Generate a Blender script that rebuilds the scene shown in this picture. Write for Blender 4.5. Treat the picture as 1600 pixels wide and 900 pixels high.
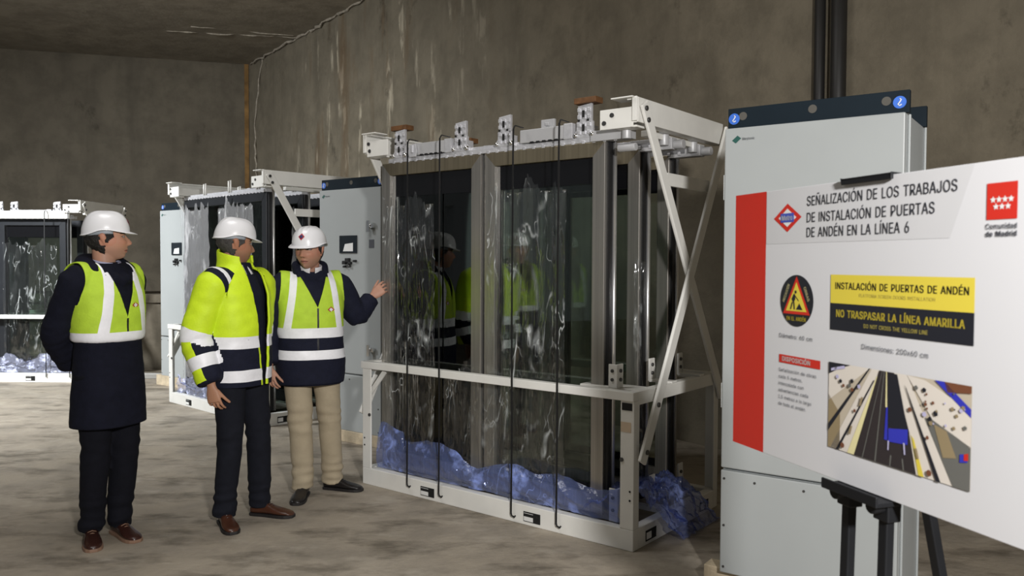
import bpy, bmesh, math, random
from mathutils import Vector, Matrix, Quaternion, noise
C = bpy.context
for o in list(bpy.data.objects): bpy.data.objects.remove(o)
sc = C.scene
COL = sc.collection
PI = math.pi
random.seed(11)

# ------------------------------------------------------------------ camera
cam_d = bpy.data.cameras.new('camera'); cam = bpy.data.objects.new('camera', cam_d); COL.objects.link(cam)
cam_d.sensor_width = 36.0; cam_d.lens = 1263.98/1600*36.0
cam_d.clip_start = 0.05; cam_d.clip_end = 100
pitch, roll = 0.0314, 0.0041
fwd = Vector((0, math.cos(pitch), -math.sin(pitch))); up0 = Vector((0, math.sin(pitch), math.cos(pitch))); rt0 = Vector((1, 0, 0))
rt = rt0*math.cos(roll)+up0*math.sin(roll); up = up0*math.cos(roll)-rt0*math.sin(roll)
m = Matrix((rt, up, -fwd)).transposed().to_4x4(); m.translation = Vector((0, 0, 1.58)); cam.matrix_world = m
cam_d.dof.use_dof = True; cam_d.dof.focus_distance = 5.2; cam_d.dof.aperture_fstop = 5.6
sc.camera = cam

# ------------------------------------------------------------------ light
w = bpy.data.worlds.new('world'); sc.world = w; w.use_nodes = True
w.node_tree.nodes['Background'].inputs[0].default_value = (0.93, 0.97, 1.0, 1)
w.node_tree.nodes['Background'].inputs[1].default_value = 0.145
def area(name, loc, aim, size, power, col=(1, 1, 1), spread=180):
    l = bpy.data.lights.new(name, 'AREA'); l.shape = 'DISK'; l.size = size; l.energy = power; l.color = col; l.spread = math.radians(spread)
    o = bpy.data.objects.new(name, l); COL.objects.link(o); o.location = loc
    o.rotation_euler = (Vector(aim)-Vector(loc)).to_track_quat('-Z', 'Y').to_euler(); return o
area('work_light', (0.90, -0.7, 2.45), (-0.6, 5.0, 0.8), 0.26, 300, (1.0, 0.98, 0.955))
area('site_light', (-7.5, 6.0, 4.6), (-5.8, 10.4, 0.6), 0.8, 420, (0.95, 0.98, 1.0), 120)
area('hall_light', (-2.2, 4.2, 5.3), (-2.4, 5.6, 0.0), 2.4, 105, (1.0, 0.985, 0.97))
sc.view_settings.view_transform = 'Standard'; sc.view_settings.look = 'None'
sc.view_settings.gamma = 1.0; sc.view_settings.use_curve_mapping = False
sc.view_settings.exposure = -0.27
sc.cycles.transparent_max_bounces = 32

# ------------------------------------------------------------------ materials
def nd(nt, t, **kw):
    n = nt.nodes.new(t)
    for k, v in kw.items():
        if k in n.inputs: n.inputs[k].default_value = v
        else: setattr(n, k, v)
    return n
def base(name):
    M = bpy.data.materials.new(name); M.use_nodes = True; nt = M.node_tree
    return M, nt, nt.nodes['Principled BSDF']
def ramp(nt, a, b, ca=(0, 0, 0, 1), cb=(1, 1, 1, 1)):
    r = nt.nodes.new('ShaderNodeValToRGB'); e = r.color_ramp.elements
    e[0].position = a; e[0].color = ca; e[1].position = b; e[1].color = cb; return r
def mat(name, col, rough=0.5, metal=0.0, var=0.08, scale=9.0, bump=0.0, bscale=60.0, spec=None, coat=0.0):
    """plain painted, plastic, metal or cloth surface with slight procedural variation"""
    M, nt, b = base(name); L = nt.links
    tc = nd(nt, 'ShaderNodeTexCoord'); n = nd(nt, 'ShaderNodeTexNoise', Scale=scale, Detail=4.0)
    L.new(tc.outputs['Object'], n.inputs['Vector'])
    c1 = tuple(x*(1-var) for x in col)+(1,); c2 = tuple(min(1, x*(1+var)) for x in col)+(1,)
    r = ramp(nt, 0.3, 0.7, c1, c2); L.new(n.outputs['Fac'], r.inputs[0]); L.new(r.outputs[0], b.inputs['Base Color'])
    b.inputs['Roughness'].default_value = rough; b.inputs['Metallic'].default_value = metal
    if spec is not None: b.inputs['Specular IOR Level'].default_value = spec
    if coat: b.inputs['Coat Weight'].default_value = coat
    if bump:
        n2 = nd(nt, 'ShaderNodeTexNoise', Scale=bscale, Detail=3.0); L.new(tc.outputs['Object'], n2.inputs['Vector'])
        bp = nd(nt, 'ShaderNodeBump', Strength=bump, Distance=0.02); L.new(n2.outputs['Fac'], bp.inputs['Height']); L.new(bp.outputs[0], b.inputs['Normal'])
    return M
def mixc(nt, fac, a, b):
    m = nt.nodes.new('ShaderNodeMix'); m.data_type = 'RGBA'
    for s, v in ((m.inputs[0], fac), (m.inputs[6], a), (m.inputs[7], b)):
        if hasattr(v, 'node'): nt.links.new(v, s)
        else: s.default_value = v
    return m.outputs[2]
def math_(nt, op, a, b=None):
    m = nt.nodes.new('ShaderNodeMath'); m.operation = op; m.use_clamp = op in ('MULTIPLY',)
    for s, v in ((m.inputs[0], a), (m.inputs[1], b)):
        if v is None: continue
        if hasattr(v, 'node'): nt.links.new(v, s)
        else: s.default_value = v
    return m.outputs[0]
def nz(nt, vec, scale, detail=4.0, stretch=None, rough=0.55):
    if stretch:
        mp = nd(nt, 'ShaderNodeMapping'); mp.inputs['Scale'].default_value = stretch; nt.links.new(vec, mp.inputs['Vector']); vec = mp.outputs[0]
    n = nd(nt, 'ShaderNodeTexNoise', Scale=scale, Detail=detail, Roughness=rough); nt.links.new(vec, n.inputs['Vector']); return n.outputs['Fac']
def concrete(name, c1, c2, kind):
    M, nt, b = base(name); L = nt.links
    tc = nd(nt, 'ShaderNodeTexCoord'); v = tc.outputs['Object']
    big = ramp(nt, 0.35, 0.65); L.new(nz(nt, v, 0.55, 6.0), big.inputs[0])
    col = mixc(nt, big.outputs[0], c1+(1,), c2+(1,))
    med = ramp(nt, 0.42, 0.62); L.new(nz(nt, v, 2.6, 8.0, None, 0.65), med.inputs[0])
    dark = tuple(x*0.62 for x in c1)
    col = mixc(nt, math_(nt, 'MULTIPLY', med.outputs[0], 0.75), col, dark+(1,))
    if kind in ('wall', 'wall2'):
        st = ramp(nt, 0.50, 0.70); L.new(nz(nt, v, 1.0, 6.0, (2.6, 1, 0.32)), st.inputs[0])
        col = mixc(nt, math_(nt, 'MULTIPLY', st.outputs[0], 0.5), col, tuple(x*0.5 for x in c1)+(1,))
        pt = ramp(nt, 0.60, 0.68); L.new(nz(nt, v, 1.5, 7.0, (1.0, 1, 0.7), 0.7), pt.inputs[0])
        col = mixc(nt, math_(nt, 'MULTIPLY', pt.outputs[0], 0.7), col, (0.055, 0.046, 0.032, 1))
    if kind == 'wall':
        # lime runs: pale vertical streaks in the wet part of the wall near the corner
        sep = nd(nt, 'ShaderNodeSeparateXYZ'); L.new(v, sep.inputs[0])
        m1 = ramp(nt, 0.0, 1.0); mr = nd(nt, 'ShaderNodeMapRange'); mr.inputs[1].default_value = 1.6; mr.inputs[2].default_value = 3.2; L.new(sep.outputs[0], mr.inputs[0])
        mr2 = nd(nt, 'ShaderNodeMapRange'); mr2.inputs[1].default_value = 9.2; mr2.inputs[2].default_value = 5.6; L.new(sep.outputs[0], mr2.inputs[0])
        mask = math_(nt, 'MULTIPLY', mr.outputs[0], mr2.outputs[0])
        s1 = ramp(nt, 0.565, 0.63); L.new(nz(nt, v, 1.0, 5.0, (3.4, 1, 0.55), 0.6), s1.inputs[0])
        s2 = ramp(nt, 0.42, 0.52); L.new(nz(nt, v, 3.5, 4.0, (1.3, 1, 0.8)), s2.inputs[0])
        f = math_(nt, 'MULTIPLY', math_(nt, 'MULTIPLY', s1.outputs[0], s2.outputs[0]), mask)
        col = mixc(nt, math_(nt, 'MULTIPLY', f, 0.75), col, (0.52, 0.46, 0.35, 1))
        rb = ramp(nt, 0.55, 0.66); L.new(nz(nt, v, 0.9, 5.0, (2.2, 1, 0.4)), rb.inputs[0])
        col = mixc(nt, math_(nt, 'MULTIPLY', math_(nt, 'MULTIPLY', rb.outputs[0], mask), 0.55), col, (0.13, 0.075, 0.032, 1))
    if kind == 'floor':
        dk = ramp(nt, 0.50, 0.66); L.new(nz(nt, v, 1.9, 7.0, (1.0, 2.2, 1), 0.65), dk.inputs[0])
        col = mixc(nt, math_(nt, 'MULTIPLY', dk.outputs[0], 0.72), col, (0.085, 0.07, 0.05, 1))
        lt = ramp(nt, 0.57, 0.72); L.new(nz(nt, v, 2.7, 7.0, (1.0, 1.7, 1), 0.6), lt.inputs[0])
        col = mixc(nt, math_(nt, 'MULTIPLY', lt.outputs[0], 0.5), col, (0.50, 0.45, 0.38, 1))
    L.new(col, b.inputs['Base Color']); b.inputs['Roughness'].default_value = 0.72 if kind == 'floor' else 0.85
    b.inputs['Specular IOR Level'].default_value = 0.35
    bp = nd(nt, 'ShaderNodeBump', Strength=0.5, Distance=0.03); L.new(nz(nt, v, 5.0, 9.0, None, 0.65), bp.inputs['Height']); L.new(bp.outputs[0], b.inputs['Normal'])
    return M
def film(name, tint, glossf, diffc, difff, rough=0.12, bscale=(9, 9, 2.5), bstr=0.7, lines=0.0):
    """thin clear or tinted plastic sheet, crumpled"""
    M, nt, b = base(name); L = nt.links; nt.nodes.remove(b); out = nt.nodes['Material Output']
    tc = nd(nt, 'ShaderNodeTexCoord')
    h1 = nz(nt, tc.outputs['Object'], 1.0, 5.0, bscale); bp = nd(nt, 'ShaderNodeBump', Strength=bstr, Distance=0.06); L.new(h1, bp.inputs['Height'])
    tr = nd(nt, 'ShaderNodeBsdfTransparent'); tr.inputs[0].default_value = tint+(1,)
    df = nd(nt, 'ShaderNodeBsdfDiffuse'); df.inputs[0].default_value = diffc+(1,); L.new(bp.outputs[0], df.inputs['Normal'])
    gl = nd(nt, 'ShaderNodeBsdfGlossy'); gl.inputs['Roughness'].default_value = rough; L.new(bp.outputs[0], gl.inputs['Normal'])
    crease = ramp(nt, 0.56, 0.70); L.new(nz(nt, tc.outputs['Object'], 1.3, 6.0, bscale), crease.inputs[0])
    amt = math_(nt, 'ADD', math_(nt, 'MULTIPLY', crease.outputs[0], difff), difff*0.25)
    if lines:
        for sc_, st_, wd_ in ((1.0, (3.2, 3.2, 1.1), 0.012), (1.0, (8, 8, 3.4), 0.010)):
            a_ = math_(nt, 'ABSOLUTE', math_(nt, 'SUBTRACT', nz(nt, tc.outputs['Object'], sc_, 2.5, st_, 0.5), 0.5))
            r_ = ramp(nt, 0.0, wd_, (1, 1, 1, 1), (0, 0, 0, 1)); L.new(a_, r_.inputs[0])
            k_ = ramp(nt, 0.50, 0.66); L.new(nz(nt, tc.outputs['Object'], 1.7, 3.0, (2.2, 2.2, 1.4)), k_.inputs[0])
            amt = math_(nt, 'ADD', amt, math_(nt, 'MULTIPLY', math_(nt, 'MULTIPLY', r_.outputs[0], k_.outputs[0]), lines))
    m1 = nd(nt, 'ShaderNodeMixShader'); L.new(amt, m1.inputs[0]); L.new(tr.outputs[0], m1.inputs[1]); L.new(df.outputs[0], m1.inputs[2])
    lw = nd(nt, 'ShaderNodeLayerWeight', Blend=0.25); L.new(bp.outputs[0], lw.inputs['Normal'])
    m2 = nd(nt, 'ShaderNodeMixShader'); L.new(math_(nt, 'MULTIPLY', math_(nt, 'ADD', lw.outputs['Facing'], 0.12), glossf), m2.inputs[0]); L.new(m1.outputs[0], m2.inputs[1]); L.new(gl.outputs[0], m2.inputs[2])
    L.new(m2.outputs[0], out.inputs['Surface']); return M
def glass_mat(name, tint, fac):
    M, nt, b = base(name); L = nt.links; nt.nodes.remove(b); out = nt.nodes['Material Output']
    tr = nd(nt, 'ShaderNodeBsdfTransparent'); tr.inputs[0].default_value = tint+(1,)
    gl = nd(nt, 'ShaderNodeBsdfGlossy'); gl.inputs['Roughness'].default_value = 0.015; gl.inputs[0].default_value = (0.9, 0.95, 0.92, 1)
    fr = nd(nt, 'ShaderNodeFresnel', IOR=1.5); mx = nd(nt, 'ShaderNodeMixShader')
    L.new(math_(nt, 'MULTIPLY', fr.outputs[0], fac), mx.inputs[0]); L.new(tr.outputs[0], mx.inputs[1]); L.new(gl.outputs[0], mx.inputs[2]); L.new(mx.outputs[0], out.inputs['Surface']); return M
def steel(name, col, rough):
    M, nt, b = base(name); L = nt.links; tc = nd(nt, 'ShaderNodeTexCoord')
    f = nz(nt, tc.outputs['Object'], 1.0, 5.0, (60, 60, 0.7)); r = ramp(nt, 0.3, 0.7, tuple(x*0.8 for x in col)+(1,), tuple(min(1, x*1.15) for x in col)+(1,)); L.new(f, r.inputs[0]); L.new(r.outputs[0], b.inputs['Base Color'])
    b.inputs['Metallic'].default_value = 0.85; b.inputs['Roughness'].default_value = rough
    bp = nd(nt, 'ShaderNodeBump', Strength=0.04, Distance=0.01); L.new(f, bp.inputs['Height']); L.new(bp.outputs[0], b.inputs['Normal']); return M

MT = dict(
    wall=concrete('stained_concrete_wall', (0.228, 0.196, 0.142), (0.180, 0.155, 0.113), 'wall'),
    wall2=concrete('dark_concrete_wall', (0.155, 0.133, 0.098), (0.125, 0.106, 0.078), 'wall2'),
    ceil=concrete('concrete_ceiling', (0.36, 0.315, 0.25), (0.30, 0.265, 0.21), 'ceil'),
    floor=concrete('rough_concrete_floor', (0.40, 0.35, 0.285), (0.31, 0.265, 0.205), 'floor'),
    white=mat('white_painted_steel', (0.76, 0.75, 0.71), 0.38, 0, 0.05, 5, 0.02),
    white_edge=mat('offwhite_panel', (0.66, 0.69, 0.69), 0.42, 0, 0.03, 3),
    cab=mat('light_grey_powder_coat', (0.355, 0.375, 0.375), 0.42, 0, 0.03, 3),
    cabside=mat('grey_cabinet_side', (0.40, 0.425, 0.43), 0.45, 0, 0.03, 3),
    navyplinth=mat('dark_blue_grey_steel', (0.008, 0.015, 0.022), 0.65, 0, 0.1, 4, 0, 60, 0.15), holeg=mat('see_through_hole', (0.085, 0.080, 0.070), 0.9),
    steel=steel('brushed_stainless', (0.50, 0.475, 0.435), 0.34),
    steel_b=steel('bright_steel_edge', (0.82, 0.82, 0.82), 0.25),
    bronze=steel('bronze_toned_header', (0.36, 0.31, 0.22), 0.4),
    alu=mat('cast_aluminium', (0.60, 0.60, 0.625), 0.36, 0.35, 0.1, 30, 0.1),
    alu_grey=mat('grey_aluminium_cover', (0.47, 0.47, 0.48), 0.45, 0.2, 0.05, 6),
    black=mat('black_rubber', (0.008, 0.008, 0.009), 0.5, 0, 0.1),
    blackpaint=mat('black_easel_paint', (0.007, 0.0075, 0.009), 0.5, 0, 0.1, 9, 0, 60, 0.25),
    blackband=mat('black_glazing_enamel', (0.006, 0.006, 0.007), 0.12, 0, 0.05),
    dark=mat('dark_frame_paint', (0.022, 0.024, 0.028), 0.35, 0.2, 0.1),
    hole=mat('dark_slot', (0.006, 0.006, 0.006), 0.8),
    bolt=mat('bolt_steel', (0.10, 0.10, 0.10), 0.4, 0.7),
    sticker=mat('white_sticker', (0.75, 0.75, 0.74), 0.5),
    beige_sticker=mat('beige_sticker', (0.60, 0.47, 0.34), 0.6),
    blue_sticker=mat('blue_sticker', (0.05, 0.16, 0.62), 0.4),
    wood=mat('pale_timber', (0.52, 0.43, 0.30), 0.75, 0, 0.2, 12, 0.2),
    brownwood=mat('brown_packing_wood', (0.13, 0.058, 0.020), 0.65, 0, 0.3, 25, 0.1),
    glass=glass_mat('tinted_glass', (0.83, 0.88, 0.85), 1.5),
    film=film('clear_plastic_film', (0.97, 0.98, 0.98), 0.50, (0.78, 0.82, 0.82), 0.04, 0.10, (3.2, 3.2, 1.1), 0.6, 0.75),
    silver=film('silvery_plastic_film', (0.88, 0.9, 0.9), 0.6, (0.78, 0.78, 0.80), 0.9, 0.15, (3, 3, 0.8), 0.5, 0.4),
    bluefilm=film('blue_plastic_sheet', (0.60, 0.66, 0.92), 0.32, (0.25, 0.33, 0.72), 0.85, 0.16, (5, 5, 5), 0.6, 0.5),
    paleblue=film('pale_blue_plastic_sheet', (0.75, 0.78, 0.93), 0.4, (0.62, 0.66, 0.90), 1.0, 0.14, (7, 7, 7), 0.9),
    lime=mat('efflorescence', (0.34, 0.30, 0.24), 0.9, 0, 0.35, 20),
    pipe=mat('dark_pipe', (0.018, 0.017, 0.016), 0.5), pipe_l=mat('grey_conduit', (0.30, 0.29, 0.27), 0.5),
    screen=mat('dark_screen', (0.015, 0.02, 0.025), 0.15), chrome=mat('chrome', (0.8, 0.8, 0.8), 0.18, 1.0),
    logo=mat('dark_green_print', (0.02, 0.09, 0.075), 0.5), ink=mat('dark_grey_print', (0.075, 0.08, 0.095), 0.6),
)

# ------------------------------------------------------------------ mesh helpers
class MB:
    def __init__(s): s.v = []; s.f = []; s.m = []; s.sm = []
    def add(s, vs, fs, m=0, smooth=False):
        o = len(s.v); s.v += [Vector(p) for p in vs]
        for f in fs: s.f.append([i+o for i in f]); s.m.append(m); s.sm.append(smooth)
    def box(s, a, b, m=0):
        x0, y0, z0 = a; x1, y1, z1 = b
        s.add([(x0, y0, z0), (x1, y0, z0), (x1, y1, z0), (x0, y1, z0), (x0, y0, z1), (x1, y0, z1), (x1, y1, z1), (x0, y1, z1)],
              [(0, 3, 2, 1), (4, 5, 6, 7), (0, 1, 5, 4), (1, 2, 6, 5), (2, 3, 7, 6), (3, 0, 4, 7)], m); return s
    def cbox(s, c, d, m=0):
        return s.box([c[i]-d[i]/2 for i in range(3)], [c[i]+d[i]/2 for i in range(3)], m)
    def bar(s, p, q, w, t, ref, m=0):
        """flat bar from p to q, width w across, thickness t along ref"""
        p, q = Vector(p), Vector(q); d = (q-p).normalized(); n = Vector(ref).normalized(); u = n.cross(d).normalized(); n = d.cross(u)
        vs = [e+u*(w/2*a)+n*(t/2*b) for e in (p, q) for a, b in ((-1, -1), (1, -1), (1, 1), (-1, 1))]
        s.add(vs, [(3, 2, 1, 0), (4, 5, 6, 7), (0, 1, 5, 4), (1, 2, 6, 5), (2, 3, 7, 6), (3, 0, 4, 7)], m); return s
    def prism(s, poly, ax, a, b, m=0):
        """extrude polygon (2D) along axis ax from a to b"""
        def P(p, h): return {'x': (h, p[0], p[1]), 'y': (p[0], h, p[1]), 'z': (p[0], p[1], h)}[ax]
        n = len(poly); vs = [P(p, a) for p in poly]+[P(p, b) for p in poly]
        s.add(vs, [list(range(n))[::-1], list(range(n, 2*n))]+[(i, (i+1) % n, n+(i+1) % n, n+i) for i in range(n)], m); return s
    def tube(s, pts, rad, n=12, m=0, cap=True, smooth=True, ry=None, ref=None, ex=2.0):
        pts = [Vector(p) for p in pts]
        if not hasattr(rad, '__len__'): rad = [rad]*len(pts)
        if ry is None: ry = rad
        elif not hasattr(ry, '__len__'): ry = [ry]*len(pts)
        o = len(s.v); u = None; rings = []
        for i, p in enumerate(pts):
            a = pts[max(i-1, 0)]; b = pts[min(i+1, len(pts)-1)]; d = (b-a).normalized()
            if u is None:
                r = Vector(ref) if ref else (Vector((0, 0, 1)) if abs(d.z) < 0.9 else Vector((1, 0, 0)))
                u = (r-d*r.dot(d)).normalized()
            else:
                u = (u-d*u.dot(d)).normalized()
            w = d.cross(u); ring = []
            for k in range(n):
                t = 2*PI*k/n; c, q = math.cos(t), math.sin(t)
                c = math.copysign(abs(c)**(2/ex), c); q = math.copysign(abs(q)**(2/ex), q)
                ring.append(len(s.v)); s.v.append(p+u*(rad[i]*c)+w*(ry[i]*q))
            rings.append(ring)
        for a, b in zip(rings, rings[1:]):
            for k in range(n):
                s.f.append([a[k], a[(k+1) % n], b[(k+1) % n], b[k]]); s.m.append(m); s.sm.append(smooth)
        if cap:
            s.f.append(rings[0][::-1]); s.m.append(m); s.sm.append(False); s.f.append(list(rings[-1])); s.m.append(m); s.sm.append(False)
        return s
    def cyl(s, p, q, r, n=14, m=0): return s.tube([p, q], r, n, m)
    def disc(s, c, r, nrm, m=0, n=20, t=0.004):
        c = Vector(c); nv = Vector(nrm).normalized(); return s.cyl(c, c+nv*t, r, n, m)
    def sphere(s, c, r, m=0, nu=16, nv=10):
        c = Vector(c); r = r if hasattr(r, '__len__') else (r, r, r); vs = []; fs = []
        for j in range(nv+1):
            th = PI*j/nv
            for i in range(nu):
                ph = 2*PI*i/nu; vs.append(c+Vector((r[0]*math.sin(th)*math.cos(ph), r[1]*math.sin(th)*math.sin(ph), r[2]*math.cos(th))))
        for j in range(nv):
            for i in range(nu): fs.append((j*nu+i, (j+1)*nu+i, (j+1)*nu+(i+1) % nu, j*nu+(i+1) % nu))
        s.add(vs, fs, m, True); return s
    def grid(s, fn, nu, nv, m=0, smooth=True):
        vs = [fn(i/nu, j/nv) for j in range(nv+1) for i in range(nu+1)]
        s.add(vs, [(j*(nu+1)+i, j*(nu+1)+i+1, (j+1)*(nu+1)+i+1, (j+1)*(nu+1)+i) for j in range(nv) for i in range(nu)], m, smooth); return s
    def mesh(s, name):
        me = bpy.data.meshes.new(name); me.from_pydata(s.v, [], s.f); me.polygons.foreach_set('material_index', s.m); me.polygons.foreach_set('use_smooth', s.sm)
        bm = bmesh.new(); bm.from_mesh(me); bmesh.ops.remove_doubles(bm, verts=bm.verts, dist=1e-6); bm.to_mesh(me); bm.free(); me.update(); return me
    def build(s, name, mats, parent=None, bevel=0.0):
        me = s.mesh(name)
        for M in (mats if isinstance(mats, (list, tuple)) else [mats]): me.materials.append(M)
        o = bpy.data.objects.new(name, me); COL.objects.link(o)
        if parent is not None: o.parent = parent
        if bevel:
            b = o.modifiers.new('bevel', 'BEVEL'); b.width = bevel; b.segments = 2; b.limit_method = 'ANGLE'; b.angle_limit = math.radians(40)
        return o
def pieces(name, M, parent, fns, bevel=0.0):
    for f in fns:
        mb = MB(); f(mb); mb.build(name, M, parent, bevel)
def tag(o, label=None, cat=None, group=None, kind=None):
    if label: o['label'] = label
    if cat: o['category'] = cat
    if group: o['group'] = group
    if kind: o['kind'] = kind
    return o
class Frame:
    """a place on the floor with a heading; x along the front, y to the back"""
    def __init__(s, x, y, rz): s.o = Vector((x, y, 0)); s.r = rz
    def w(s, x, y, z): return s.o+Matrix.Rotation(s.r, 3, 'Z') @ Vector((x, y, z))
def thing(name, label, cat, fr, loc=(0, 0, 0), rz=0.0, group=None):
    o = bpy.data.objects.new(name, None); COL.objects.link(o); o.empty_display_size = 0.1
    o.location = fr.w(*loc); o.rotation_euler = (0, 0, fr.r+rz); return tag(o, label, cat, group)
def place(o, fr, loc=(0, 0, 0), rz=0.0):
    o.location = fr.w(*loc); o.rotation_euler = (0, 0, fr.r+rz); return o
WORLD = Frame(0, 0, 0)
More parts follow.
